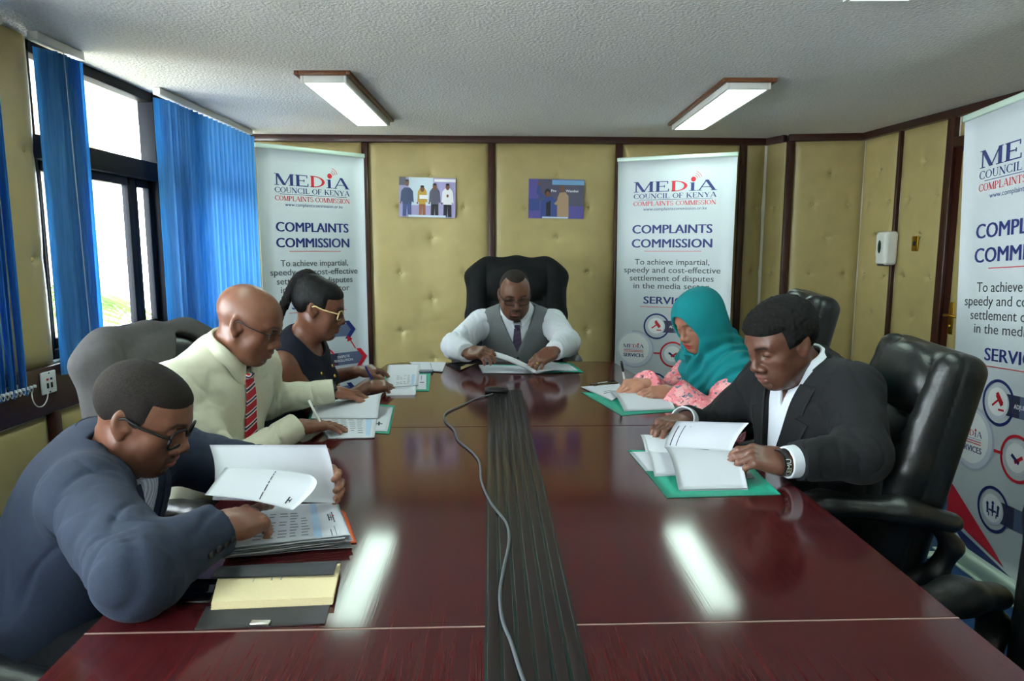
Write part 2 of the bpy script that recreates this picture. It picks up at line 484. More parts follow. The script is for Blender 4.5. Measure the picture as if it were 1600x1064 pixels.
# right wall with padded panels and the padded door
nr = nrm(V(-1, -.123, 0)); rp = lambda y, o=0.0: V(RX(y), y, 0) + nr * o
mb = MB(); mb.prism([(RX(5.4), 5.4), (RX(YF), YF), (RX(YF) + .1, YF), (RX(5.4) + .1, 5.4)], 0, HC)
wall_right = struct('wall_right', mb.mesh('wall_right'), M['wall'])
ry = [5.213, 4.80, 4.33, 4.265, 3.30, 2.35, 1.4, .45, -.5, -1.5, -2.55]
for i in range(len(ry) - 1):
    if i in (2, 3): continue
    L = np.linalg.norm(rp(ry[i]) - rp(ry[i + 1]))
    if L < .6: bt = [(L * .5, 1.92), (L * .22, 1.69), (L * .75, 1.69), (L * .5, 1.44), (L * .22, 1.17), (L * .75, 1.17), (L * .5, .9)]
    else: bt = [(L / 2, 1.906), (L / 2, 1.44), (L / 2, .97)] + [(L / 2 + s * .245, z) for s in (-1, 1) for z in (1.67, 1.17, .72)]
    padded('padded_panel', rp(ry[i] - .012), rp(ry[i + 1] + .012), .10, HC - .045, nr, bt, wall_right, M['vinyl'])
k = 8
for i, y in enumerate(ry[1:-1]):
    if i in (2, 3): continue
    w = .012 if i == 0 else .03
    mb = MB(); strip(mb, rp(y + w), rp(y - w), 0, HC - .04, .036 if i else .03, nr)
    struct('trim_%d' % k, mb.mesh('trim'), M['trim']); k += 1
mb = MB(); strip(mb, rp(3.34), rp(3.28), 0, HC - .04, .036, nr); struct('trim_%d' % k, mb.mesh('trim'), M['trim']); k += 1
mb = MB(); strip(mb, rp(5.213), rp(YF), HC - .05, HC, .05, nr); struct('trim_%d' % k, mb.mesh('trim'), M['trim']); k += 1
mb = MB(); strip(mb, rp(5.213), rp(4.36), 0, .1, .04, nr); strip(mb, rp(3.28), rp(YF), 0, .1, .04, nr); struct('baseboard_right', mb.mesh('baseboard'), M['trim'])
# door: leaf with padded face, header board above, brass lever handle
door = struct('door_1', (lambda q: (strip(q, rp(4.30), rp(3.34), 0, 1.98, .012, nr), q)[1])(MB()).mesh('door'), M['trim'])
padded('door_padding', rp(4.25, .008), rp(3.38, .008), .06, 1.95, nr, [(.43, 1.7), (.2, 1.45), (.66, 1.45), (.43, 1.2)], door, M['vinyl'])
padded('padded_panel', rp(4.29), rp(3.35), 2.02, HC - .045, nr, [], wall_right, M['vinyl'], .02)
mb = MB(); strip(mb, rp(4.30), rp(3.34), 1.97, 2.03, .04, nr); struct('trim_%d' % k, mb.mesh('trim'), M['trim']); k += 1
mb = MB(); hy = 4.20; c = rp(hy, .035) + V(0, 0, .93)
T = np.stack([nrm(rp(4) - rp(5)), nr, V(0, 0, 1)], 1)
mb.bbox(c, (.04, .008, .2), .003, T); mb.tube([c + V(0, 0, .02), c + nr * .05 + V(0, 0, .02)], .009, 12)
mb.tube([c + nr * .05 + V(0, 0, .02), c + nr * .055 + T[:, 0] * .05 + V(0, 0, .022), c + nr * .05 + T[:, 0] * .11 + V(0, 0, .018)], [.009, .008, .007], 12)
mb.tube([c + nr * .004 + V(0, 0, -.05), c + nr * .012 + V(0, 0, -.05)], .011, 12)
obj('door_handle', mb.mesh('door_handle'), M['brass'], door)

# left wall: padded dado, dark sill board, padded pier, two windows
ZS = .872; nl = V(1, 0, 0); lp = lambda y, o=0.0: V(XL + o, y, 0)
mb = MB()
mb.box((XL - .1, 1.33, .34), (.2, 7.9, .68)); mb.box((XL - .1, 1.33, .775), (.2, 7.9, .19))
for y0, y1 in ((-2.6, -2.1), (.15, .55), (2.50, 2.855), (5.16, 5.3)): mb.box((XL - .1, (y0 + y1) / 2, (ZS + HC) / 2), (.2, y1 - y0, HC - ZS))
wall_left = struct('wall_left', mb.mesh('wall_left'), M['wall'])
dy = [-2.55, -1.6, -.65, .2, 1.0, 1.9, 2.81, 3.7, 4.5, 5.24]
for i in range(len(dy) - 1):
    L = dy[i + 1] - dy[i]
    padded('padded_panel', lp(dy[i] + .02), lp(dy[i + 1] - .02), .10, .66, nl, [(L * .28, .4), (L * .72, .4), (L * .5, .56)] if L > .5 else [], wall_left, M['vinyl'], .026)
    mb = MB(); strip(mb, lp(dy[i] - .02), lp(dy[i] + .02), 0, .68, .04, nl); struct('trim_%d' % k, mb.mesh('trim'), M['trim']); k += 1
padded('padded_panel', lp(2.50), lp(2.862), ZS, HC, nl, [(.29, 1.745), (.28, 1.31), (.10, 1.53), (.1, 1.1), (.1, 1.95)], wall_left, M['vinyl'], .03)
padded('padded_panel', lp(.15), lp(.56), ZS, HC, nl, [(.2, 1.75), (.2, 1.3)], wall_left, M['vinyl'], .03)
mb = MB(); strip(mb, lp(YF), lp(5.25), .675, ZS, .035, nl); struct('trim_%d' % k, mb.mesh('trim'), M['trim']); k += 1
mb = MB(); strip(mb, lp(YF), lp(5.25), 0, .1, .03, nl); struct('baseboard_left', mb.mesh('baseboard'), M['trim'])

def window(name, y0, y1, mull, sashes, trans):
    root = struct(name, (lambda q: q)(MB().box((XL - .075, (y0 + y1) / 2, ZS + .004), (.15, y1 - y0, .008))).mesh('window'), M['white'])
    fx = XL - .06; mb = MB()
    mb.bbox((fx, (y0 + y1) / 2, HC - .025), (.07, y1 - y0, .05), .004); mb.bbox((fx, (y0 + y1) / 2, ZS + .025), (.07, y1 - y0, .05), .004)
    for y in (y0 + .025, y1 - .025): mb.bbox((fx, y, (ZS + HC) / 2), (.07, .05, HC - ZS), .004)
    for y, w in mull: mb.bbox((fx, y, (ZS + HC) / 2), (.09, w, HC - ZS), .004)
    for z in trans: mb.bbox((fx + .002, (y0 + y1) / 2, z), (.08, y1 - y0, .10), .006)
    obj('window_frame', mb.mesh('frame'), M['alu'], root)
    for ya, yb in sashes:
        mb = MB()
        for y in (ya, yb): mb.bbox((fx - .01, y, (ZS + trans[0]) / 2), (.035, .045, trans[0] - ZS - .09), .003)
        for z in (ZS + .07, trans[0] - .07): mb.bbox((fx - .01, (ya + yb) / 2, z), (.035, yb - ya, .045), .003)
        obj('sash', mb.mesh('sash'), M['alu'], root)
    ys = sorted([y0 + .05] + [y for y, w in mull] + [y1 - .05])
    for a, b in zip(ys[:-1], ys[1:]):
        for za, zb in ((ZS + .03, trans[0] - .04), (trans[0] + .04, HC - .04)):
            obj('window_pane', MB().box((fx - .004, (a + b) / 2, (za + zb) / 2), (.005, b - a, zb - za)).mesh('pane'), M['pane'], root)
window('window_1', 2.87, 5.17, [(3.935, .115)], [(2.95, 3.655), (3.70, 3.86)], [1.775])
window('window_2', .55, 2.50, [(1.5, .08)], [(.63, 1.45)], [1.775])
window('window_added', -2.1, .15, [(-1.0, .08)], [(-2.0, -1.05)], [1.775])  # unseen window behind the camera, added to let in more daylight

# world outside: neighbouring rendered block, its fin, the ground below and a palm
mb = MB(); mb.box((-5.2, 5.2, 0), (.3, 5.6, 7.0)); mb.box((-4.95, 8.05, 0), (.5, .22, 7.0)); mb.box((-4.98, 5.2, 2.9), (.12, 5.6, .12))
tag(struct('neighbour_facade', mb.mesh('neighbour_facade'), M['concrete']), kind='structure')
struct('ground', MB().box((-12, 6, -3.05), (20, 30, .1)).mesh('ground'), M['ground'])

def palm(x, y, z0, seed, label):
    """feathered palm outside the window: curved trunk, fronds with their leaflets"""
    rr = random.Random(seed); r = empty('palm_tree', (x, y, -3.0), 0, label, 'palm')
    g = mat('palm_leaf_%d' % seed, (96, 130, 60), .5, var=.2, vscale=4); tr = mat('palm_trunk_%d' % seed, (120, 104, 82), .9, var=.3, vscale=12)
    mb = MB(); H = z0 + 3.0; mb.tube([V(.06 * sin(t * 2), .04 * t, t * H) for t in np.linspace(0, 1, 9)], [.14 - .05 * t for t in np.linspace(0, 1, 9)], 10); obj('trunk', mb.mesh('trunk'), tr, r)
    for k in range(14):
        a = 2 * pi * k / 14 + rr.uniform(-.15, .15); L = rr.uniform(.75, 1.0); up = rr.uniform(.3, .9); mb = MB(); d = V(cos(a), sin(a), 0); sd = V(-sin(a), cos(a), 0)
        P = [V(.05, .04, H) + d * L * t + V(0, 0, up * t - 1.1 * up * t * t - .35 * t * t) for t in np.linspace(0, 1, 15)]; mb.tube(P, [.014 * (1 - .8 * i / 14) for i in range(15)], 5)
        for i in range(2, 15):
            for s in (-1, 1):
                l = .34 * (1 - (i / 15 - .4) ** 2 * 1.5); p = P[i]; e = p + sd * s * l * .8 + d * l * .5 - V(0, 0, l * .35); w = d * .016
                mb.add([p - w, p + w, (p + e) / 2 + w * 1.2 + V(0, 0, .02), e, (p + e) / 2 - w * 1.2 + V(0, 0, .02)], [(0, 1, 2, 3, 4)])
        obj('frond', mb.mesh('frond'), g, r)
palm(-3.75, 5.3, .95, 3, 'green palm fronds outside, in the gap between padded pier and narrow blind')

# ------------------------------------------------------------------ ceiling lights
M['lamp_frame'] = mat('teak_lamp_frame', (112, 66, 36), .4, var=.25, vscale=20, stretch=(8, 1, 8))
M['lamp_lip'] = mat('lamp_lip', (225, 225, 220), .4)
def diffuser_mat():
    m = bpy.data.materials.new('prismatic_diffuser'); m.use_nodes = True; t = NT(m); b = t.n['Principled BSDF']
    b.inputs['Base Color'].default_value = (.8, .82, .8, 1); b.inputs['Roughness'].default_value = .4
    b.inputs['Emission Color'].default_value = (.76, 1.0, .88, 1)
    co = t.n.new('ShaderNodeTexCoord'); wv = t.n.new('ShaderNodeTexWave'); wv.bands_direction = 'X'; wv.inputs['Scale'].default_value = 5.2; wv.inputs['Phase Offset'].default_value = 1.4
    t.l.new(co.outputs['Object'], wv.inputs['Vector'])
    mr = t.n.new('ShaderNodeMapRange'); mr.inputs['To Min'].default_value = LAMP_STRENGTH * .75; mr.inputs['To Max'].default_value = LAMP_STRENGTH * 1.1
    t.l.new(wv.outputs['Fac'], mr.inputs['Value']); t.l.new(mr.outputs['Result'], b.inputs['Emission Strength'])
    return m
M['diffuser'] = diffuser_mat()
def ceiling_light(x, y, label, W=.27, L=1.23):
    r = empty('ceiling_light', (x, y, HC), 0, label, 'ceiling light', 'fluorescent ceiling lights')
    mb = MB(); d = .020
    for s in (-1, 1):
        mb.bbox((s * (W / 2 - .011), 0, -d / 2), (.022, L, d), .003); mb.bbox((0, s * (L / 2 - .011), -d / 2), (W - .044, .022, d), .003)
    obj('lamp_frame', mb.mesh('frame'), M['lamp_frame'], r)
    mb = MB()
    for s in (-1, 1):
        mb.bbox((s * (W / 2 - .031), 0, -.026), (.016, L - .046, .050), .002); mb.bbox((0, s * (L / 2 - .031), -.026), (W - .078, .016, .050), .002)
    obj('lamp_lip', mb.mesh('lip'), M['lamp_lip'], r)
    obj('diffuser', MB().bbox((0, 0, -.026), (W - .078, L - .078, .042), .006).mesh('diffuser'), M['diffuser'], r)
ceiling_light(-.910, 4.02, 'fluorescent ceiling light in brown frame nearer the blue blinds')
ceiling_light(1.19, 4.16, 'fluorescent ceiling light in brown frame nearer the soap dispenser')
ceiling_light(-.95, 1.735, 'fluorescent ceiling light cut by the top edge, on the window side')
ceiling_light(1.19, 1.76, 'fluorescent ceiling light cut by the top edge, on the right')
ceiling_light(-.95, -.65, 'fluorescent ceiling light above and behind the near table end, window side')
ceiling_light(1.19, -.65, 'fluorescent ceiling light above and behind the near table end, right side')

# ------------------------------------------------------------------ vertical blinds
def blind(label, name_y0, y1, slats, zb, bunch_chain, cord_y=None):
    """slats: list of (y, turn angle); fabric vanes hung from a head rail, weighted hems, bead chain"""
    y0 = name_y0; x = XL + .075
    r = empty('vertical_blind', (x, (y0 + y1) / 2, 0), 0, label, 'blind', 'blue vertical blinds'); base = V(x, (y0 + y1) / 2, 0)
    obj('head_rail', MB().bbox((0, 0, HC - .02), (.04, y1 - y0, .036), .004).mesh('rail'), M['white'], r)
    for i, (y, a) in enumerate(slats):
        w = .089; t = np.linspace(-.5, .5, 7); zz = np.array([zb, zb + .004, zb + .05, zb + .053, 1.2, 1.7, HC - .05])
        c, s_ = cos(a), sin(a); P = np.zeros((7, 7, 3))
        for j, z in enumerate(zz):
            cur = .006 * (1 - 4 * t * t) + (.0012 if zb + .003 < z < zb + .051 else 0)
            sway = .004 * sin(i * 2.1) * (HC - z)
            P[:, j] = np.stack([t * w * c - cur * s_ + sway, (y - base[1]) + t * w * s_ + cur * c + sway, np.full(7, z)], 1)
        mb = MB().grid(P, thick=.0012)
        for sgn in (-1, 1): mb.bbox((sgn * .036, y - base[1], zb + .028), (.012, .006, .012), .002, None, 1)
        obj('slat', mb.mesh('slat'), [M['slat'], M['white']], r)
    # bead chain along the hems
    pts = []; ys = [y for y, a in slats]
    strands = {-1: MB(), 1: MB()}
    for ya, yb in zip(ys[:-1], ys[1:]):
        for sgn in (-1, 1):
            mb = strands[sgn]
            q = [V(sgn * .03, (ya + (yb - ya) * t) - base[1], zb + .028 - .03 * 4 * t * (1 - t) * bunch_chain) for t in np.linspace(0, 1, 9)]
            mb.tube(q, .0016, 5)
    for sgn in (-1, 1): obj('bead_chain', strands[sgn].mesh('chain'), M['white'], r)
    if cord_y is not None:
        mb = MB(); q = [V(.055, cord_y - base[1] + .03 * t, HC - .04 + (zb + .01 - HC) * t) for t in np.linspace(0, 1, 8)]
        mb.tube(q, .0015, 6); obj('cord', mb.mesh('cord'), M['white'], r)
        mb = MB(); mb.bbox((.055, cord_y + .03 - base[1], zb - .06), (.018, .022, .11), .005); obj('cord_weight', mb.mesh('weight'), M['white'], r)
    return r
rnd = random.Random(4)
s1 = [(2.585 - .021 * i, 2.35 + .10 * sin(i * 1.7)) for i in range(26)]
b1 = blind('stacked blue vertical blind cut by the left edge of the photo', 1.0, 2.62, s1, .80, .8)
mb = MB(); mb.tube([V(.05, 1.81 - 1.81 + .80 + .045 * cos(a), .80 + .045 * sin(a) * 1.2) + V(0, -.02, 0) for a in np.linspace(pi * .95, 2 * pi, 14)], .0022, 6)
obj('bead_loop', mb.mesh('loop'), M['white'], b1)
s2 = [(2.872 + .028 * i, .95 + .12 * sin(i * 2.3)) for i in range(7)]
blind('narrow gathered blue vertical blind between padded pier and open window', 2.80, 3.10, s2, .825, .5, 2.90)
s3 = [(3.79 + .035 * i, .95 + .1 * sin(i * 1.9)) for i in range(7)] + [(4.05 + .067 * i, .62 + .05 * sin(i * 1.3)) for i in range(15)]
blind('wide blue vertical blind drawn across the window beside the back corner', 3.74, 5.04, s3, .83, .5)

# ------------------------------------------------------------------ conference table
def wood():
    m = bpy.data.materials.new('mahogany_laminate'); m.use_nodes = True; t = NT(m); b = t.n['Principled BSDF']
    co = t.n.new('ShaderNodeTexCoord'); mp = t.n.new('ShaderNodeMapping'); mp.inputs['Scale'].default_value = (120, 1.3, 120)
    t.l.new(co.outputs['Object'], mp.inputs['Vector'])
    n1_ = t.n.new('ShaderNodeTexNoise'); n1_.inputs['Scale'].default_value = 1.0; n1_.inputs['Detail'].default_value = 6; n1_.inputs['Distortion'].default_value = .6
    t.l.new(mp.outputs['Vector'], n1_.inputs['Vector'])
    mp2 = t.n.new('ShaderNodeMapping'); mp2.inputs['Scale'].default_value = (420, 7, 420); t.l.new(co.outputs['Object'], mp2.inputs['Vector'])
    n2_ = t.n.new('ShaderNodeTexNoise'); n2_.inputs['Scale'].default_value = 1.0; n2_.inputs['Detail'].default_value = 3; t.l.new(mp2.outputs['Vector'], n2_.inputs['Vector'])
    ad = t.n.new('ShaderNodeMath'); ad.operation = 'MULTIPLY_ADD'; ad.inputs[1].default_value = .45; t.l.new(n2_.outputs['Fac'], ad.inputs[0]); t.l.new(n1_.outputs['Fac'], ad.inputs[2])
    cr = t.n.new('ShaderNodeValToRGB'); e = cr.color_ramp.elements
    e[0].position = .50; e[0].color = lin((52, 16, 18)) + (1,); e[1].position = .95; e[1].color = lin((76, 23, 25)) + (1,)
    t.l.new(ad.outputs['Value'], cr.inputs['Fac']); t.l.new(cr.outputs['Color'], b.inputs['Base Color'])
    b.inputs['Roughness'].default_value = .10; b.inputs['Specular IOR Level'].default_value = .38
    bp_ = t.n.new('ShaderNodeBump'); bp_.inputs['Strength'].default_value = .04; bp_.inputs['Distance'].default_value = .001
    t.l.new(n2_.outputs['Fac'], bp_.inputs['Height']); t.l.new(bp_.outputs['Normal'], b.inputs['Normal'])
    return m
M['wood'] = wood()
M['strip'] = mat('dark_inlay', (30, 21, 20), .22, var=.3, vscale=10, stretch=(20, 1, 20), spec=.5)
M['groove'] = mat('groove_strip', (14, 42, 37), .2)
M['edge'] = mat('dark_edge_band', (48, 16, 15), .25)
TZ = .75
TAB = empty('conference_table', (.065, 0, 0), .0335, 'long glossy mahogany conference table with dark grooved centre strip', 'table')
TA = .0335
def tw(x, y, z=TZ):           # table frame -> world
    return V(.065 + cos(TA) * x - sin(TA) * y, sin(TA) * x + cos(TA) * y, z)
def half_w(y):
    if y < 1.03: return .706 - .05 * ((1.03 - y) / .9) ** 1.5
    if y < 2.28: return .706 + .012 * sin((y - 1.03) / 1.25 * pi)
    return .706 - .105 * ((y - 2.28) / 1.36) ** 1.5
Y0, Y1 = .12, 3.64
def section(ya, yb, round_near=False, round_far=False):
    ys = np.linspace(ya, yb, 15); R = []; r = .10
    right = [(half_w(y), y) for y in ys]
    if round_far:
        right = [(w, y) for w, y in right if y < yb - r]; w0 = half_w(yb - r)
        right += [(w0 - r + r * cos(a), yb - r + r * sin(a)) for a in np.linspace(0, pi / 2, 8)]
    if round_near:
        right = [(w, y) for w, y in right if y > ya + r]; w0 = half_w(ya + r)
        right = [(w0 - r + r * cos(a), ya + r + r * sin(a)) for a in np.linspace(-pi / 2, 0, 8)] + right
    return right + [(-w, y) for w, y in right[::-1]]
g = .0012
for ya, yb, rn, rf in ((Y0, 1.03 - g, True, False), (1.03 + g, 2.28 - g, False, False), (2.28 + g, Y1, False, True)):
    poly = section(ya, yb, rn, rf)
    bm = bmesh.new(); vs = [bm.verts.new((x, y, TZ)) for x, y in poly]; f = bm.faces.new(vs)
    ex = bmesh.ops.extrude_face_region(bm, geom=[f]); bmesh.ops.translate(bm, verts=[v for v in ex['geom'] if isinstance(v, bmesh.types.BMVert)], vec=(0, 0, -.035))
    bm.normal_update(); bmesh.ops.recalc_face_normals(bm, faces=bm.faces[:])
    top = [e for e in bm.edges if all(abs(v.co.z - TZ) < 1e-6 for v in e.verts)]
    bmesh.ops.bevel(bm, geom=top, offset=.0022, segments=2, affect='EDGES')
    me = bpy.data.meshes.new('table_top'); bm.to_mesh(me); bm.free()
    o = obj('table_top', me, M['wood'], TAB)
    mb = MB(); pl = [(x * .975, ya + (y - ya) * .98 + .01) for x, y in poly]
    mb.prism(pl, TZ - .062, TZ - .0352); obj('table_apron', mb.mesh('apron'), M['edge'], TAB)
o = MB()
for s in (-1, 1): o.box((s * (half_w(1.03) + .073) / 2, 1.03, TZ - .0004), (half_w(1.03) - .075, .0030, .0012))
obj('pale_seam', o.mesh('seam'), mat('seam_light_catch', (150, 122, 116), .5), TAB)  # pale strip paints the light and dust caught along the seam
# centre strip: six dark slats over a grooved bed
obj('groove_bed', MB().box((0, (Y0 + 2.90) / 2, TZ + .0004), (.148, 2.90 - Y0 - .02, .0008)).mesh('bed'), M['groove'], TAB)
for i in range(6):
    x = -.073 + (i + .5) * .146 / 6
    obj('inlay_slat', MB().bbox((x, (Y0 + 2.90) / 2, TZ + .0014), (.0190, 2.90 - Y0 - .04, .0036), .0010).mesh('inlay'), M['strip'], TAB)
for y in (.55, 1.65, 2.95):
    mb = MB(); mb.bbox((0, y, .335), (.62, .07, .67), .01); mb.bbox((0, y, .03), (.8, .3, .06), .015)
    obj('table_leg', mb.mesh('leg'), M['edge'], TAB)
obj('modesty_panel', MB().bbox((0, 1.75, .4), (.03, 2.4, .4), .005).mesh('panel'), M['edge'], TAB)

# ------------------------------------------------------------------ executive chairs
M['leather'] = mat('black_leather', (20, 22, 23), .36, var=.12, vscale=30, bump=.35, bscale=130, spec=.5)
def chair_meshes():
    d = {}
    S = Solid(); S.box((0, .03, .425), (.265, .255, .062), rd=.055, k=.01); S.box((0, .05, .47), (.20, .215, .035), rd=.03, k=.03)
    for s in (-1, 1): S.cone((s * .225, -.16, .462), (s * .225, .25, .458), .038, .036, .03)
    S.cone((-.2, .255, .43), (.2, .255, .43), .05, .05, .03)
    S.fn(lambda P: .0015 * vnoise(P * 25), 'd', 0, .0015)
    d['seat'] = S.mesh(.008, (-.33, -.3, .3), (.33, .36, .56))
    # backrest: tilted slab, headrest pillow, lumbar pad, side bolsters, stitched grooves
    ti = radians(12); R = np.array([[1, 0, 0], [0, cos(ti), -sin(ti)], [0, sin(ti), cos(ti)]])
    o = V(0, -.235, .50); W = lambda x, y, z: o + R @ V(x, y, z)
    lc = lambda P: (P - o) @ R
    S = Solid()
    S.box(W(0, -.035, .30), (.262, .055, .345), R, .05, .01)
    for s in (-1, 1): S.poly([W(s * .215, .02, -.02), W(s * .225, .03, .3), W(s * .222, .012, .60)], [.04, .048, .036], .03)
    S.ell(W(0, .03, .535), (.175, .055, .105), R, .025)
    S.ell(W(0, .025, .10), (.17, .05, .14), R, .025)
    S.ell(W(0, .015, .33), (.165, .038, .10), R, .02)
    S.fn(lambda P: (lambda q: .006 * np.exp(-((np.abs(q[..., 0]) - .178) / .006) ** 2) * (q[..., 1] > 0) + .005 * np.exp(-((q[..., 2] - .43) / .006) ** 2) * (q[..., 1] > 0) * (np.abs(q[..., 0]) < .18)
                            + .004 * np.exp(-((q[..., 2] - .215) / .006) ** 2) * (q[..., 1] > 0) * (np.abs(q[..., 0]) < .18) + .0025 * np.exp(-((q[..., 1] + .012) / .004) ** 2) + .0016 * np.sin(q[..., 2] * 95 + 4 * vnoise(q * 9)) * np.exp(-((np.abs(q[..., 0]) - .215) / .03) ** 2) * (q[..., 1] > 0))(lc(P)), 'd', 0, .012)
    d['backrest'] = S.mesh(.006, (-.34, -.6, .40), (.34, .02, 1.28))
    d['back_fn'] = S; d['W'] = W; d['R'] = R; d['lc'] = lc
    for s in (-1, 1):
        A = Solid(); x = s * .30
        A.poly([V(x, -.22, .606), V(x, -.10, .632), V(x, .10, .634), V(x, .25, .600)], [.036, .043, .043, .034], .03, sq=(V(0, 0, 1), 1.30))
        d['pad', s] = A.mesh(.006, (x - .08, -.3, .58), (x + .08, .34, .80))
        A = Solid(); A.poly([V(x, .235, .60), V(x, .258, .55), V(x, .20, .47), V(x, .05, .40), V(x * .8, .0, .385)], [.022, .024, .026, .028, .024], .02, sq=(V(1, 0, 0), .75))
        A.poly([V(x, -.19, .60), V(x, -.235, .54), V(x, -.20, .46), V(x * .85, -.10, .385)], [.020, .024, .026, .024], .02, sq=(V(1, 0, 0), .75))
        d['arm', s] = A.mesh(.007, (x - .12, -.32, .33), (x + .12, .34, .72))
    return d
CH = chair_meshes()
CHM = {k: raw_mesh('chair', v[0], v[1]) for k, v in CH.items() if isinstance(v, tuple) and isinstance(v[0], np.ndarray)}
for m in CHM.values(): m.materials.append(M['leather'])
mb = MB(); mb.lathe([(.03, .08), (.03, .2), (.022, .2), (.022, .36), (.05, .37), (.05, .385), (.0, .386)], n=20); COLM = mb.mesh('column'); COLM.materials.append(M['black'])
mb = MB(); mb.bbox((0, .0, .375), (.30, .26, .03), .008); mb.bbox((0, -.24, .40), (.10, .22, .022), .006, np.array([[1, 0, 0], [0, .9, .3], [0, -.3, .9]])); PLATE = mb.mesh('plate'); PLATE.materials.append(M['black'])
mb = MB(); mb.bbox((0, .155, .095), (.045, .31, .03), .01, np.array([[1, 0, 0], [0, .995, .1], [0, -.1, .995]])); SPOKE = mb.mesh('spoke'); SPOKE.materials.append(M['black'])
mb = MB(); Rx = np.array([[0, 0, 1], [0, 1, 0], [-1, 0, 0.]])
for s in (-1, 1): mb.lathe([(.001, -.009), (.026, -.009), (.028, -.005), (.028, .005), (.026, .009), (.001, .009)], (s * .014, .30, .028), 16, Rx)
mb.tube([V(0, .30, .03), V(0, .30, .085)], .008, 8); CASTER = mb.mesh('caster'); CASTER.materials.append(M['black'])
def chair(x, y, face, label, group='black leather executive chairs', tilt=0):
    """face: direction the sitter looks, degrees from +x"""
    r = empty('office_chair', (x, y, 0), radians(face - 90), label, 'chair', group)
    for n, m in (('seat', CHM['seat']), ('backrest', CHM['backrest']), ('gas_column', COLM), ('seat_plate', PLATE)):
        link(bpy.data.objects.new(n, m), r)
    for s in (-1, 1):
        a = link(bpy.data.objects.new('armrest', CHM['arm', s]), r); link(bpy.data.objects.new('arm_pad', CHM['pad', s]), a)
    for i in range(5):
        sp = link(bpy.data.objects.new('base_spoke', SPOKE), r); sp.rotation_euler = (0, 0, 2 * pi * i / 5 + .3)
        link(bpy.data.objects.new('caster', CASTER), sp)
    return r
C_M1 = chair(-1.04, 1.37, 2, 'black leather office chair under the man in the blue grey jacket')
C_M2 = chair(-.90, 2.20, -20, 'black leather office chair with a grey jacket hung over its back')
C_W = chair(-.76, 2.90, 6, 'black leather office chair behind the woman in the navy dress')
C_CH = chair(.03, 4.10, -90, 'black leather office chair with a black jacket, at the head of the table')
C_H = chair(.875, 2.97, 166, 'black leather office chair showing its top behind the woman in the teal headscarf')
C_R = chair(.85, 2.03, 169, 'black leather office chair behind the man in the charcoal suit, backrest fully in view')
C_E = chair(.965, 1.03, 204, 'empty black chair cut by the bottom right corner of the photo')

C_CH.scale = (1.1, 1.1, 1.1); C_H.scale = (1.04, 1.04, 1.04); C_M2.scale = (.93, .93, .93); C_W.scale = (.93, .93, .93); C_R.scale = (.96, .96, .96)
for a in C_R.children:                     # this chair has its arms set high and back, clear of the table edge
    if a.name.startswith('armrest'): a.location = (0, -.13, .075)
M['jacket_black'] = mat('black_suiting', (12, 13, 15), .85, var=.06, vscale=60, bump=.35, bscale=700, spec=.25)
M['jacket_grey'] = mat('grey_suiting', (70, 68, 68), .85, var=.06, vscale=60, bump=.35, bscale=700, spec=.25)
def draped_jacket(root, m, label, k=1.0, hole=(.0, .30, .14, .27)):
    """jacket hung over a chair back, its front hanging open over the leather"""
    W, lc, B = CH['W'], CH['lc'], CH['back_fn']; S = Solid()
    S.fn(lambda P: B(P) - .016, 'u', .01)
    for s in (-1, 1):
        S.poly([W(0, -.035, .655), W(s * .17, -.035, .640), W(s * .262, -.035, .585)], [.050, .056, .048], .05)
        S.poly([W(s * .25, -.035, .58), W(s * .255, -.04, .35), W(s * .25, -.035, .06)], [.044, .042, .038], .04)
    S.ell(W(0, -.09, .30), (.27, .05, .38), CH['R'], .04)
    S.fn(lambda P: .004 * vnoise(lc(P) * V(9, 9, 3.5)) + .003 * np.sin(lc(P)[..., 0] * 55 + 3 * vnoise(lc(P) * 5)) * np.clip((.5 - lc(P)[..., 2]) / .4, 0, 1), 'd', 0, .01)
    S.fn(lambda P: lc(P)[..., 2] + .02 + .02 * vnoise(P * 6), 's', .008)
    cx, cz, rx, rz_ = hole
    S.fn(lambda P: (lambda q: np.maximum((np.sqrt(((q[..., 0] - cx) / rx) ** 2 + ((q[..., 2] - cz) / rz_) ** 2) - 1) * rx, -.012 - q[..., 1]))(lc(P)), 's', .012)
    v, f = S.mesh(.007, (-.42, -.66, .38), (.42, .1, 1.34))
    o = obj('draped_jacket', raw_mesh('draped_jacket', v, f), m, None, root.location, root.rotation_euler); o.scale = (k, k, k)
    return tag(o, label, 'jacket')
draped_jacket(C_M2, M['jacket_grey'], 'grey jacket hung over the chair back behind the man in the cream shirt', .93, (-.09, .40, .13, .25))
draped_jacket(C_CH, M['jacket_black'], 'black jacket draped over the chairman\'s chair back', 1.1, (0, .28, .085, .33))

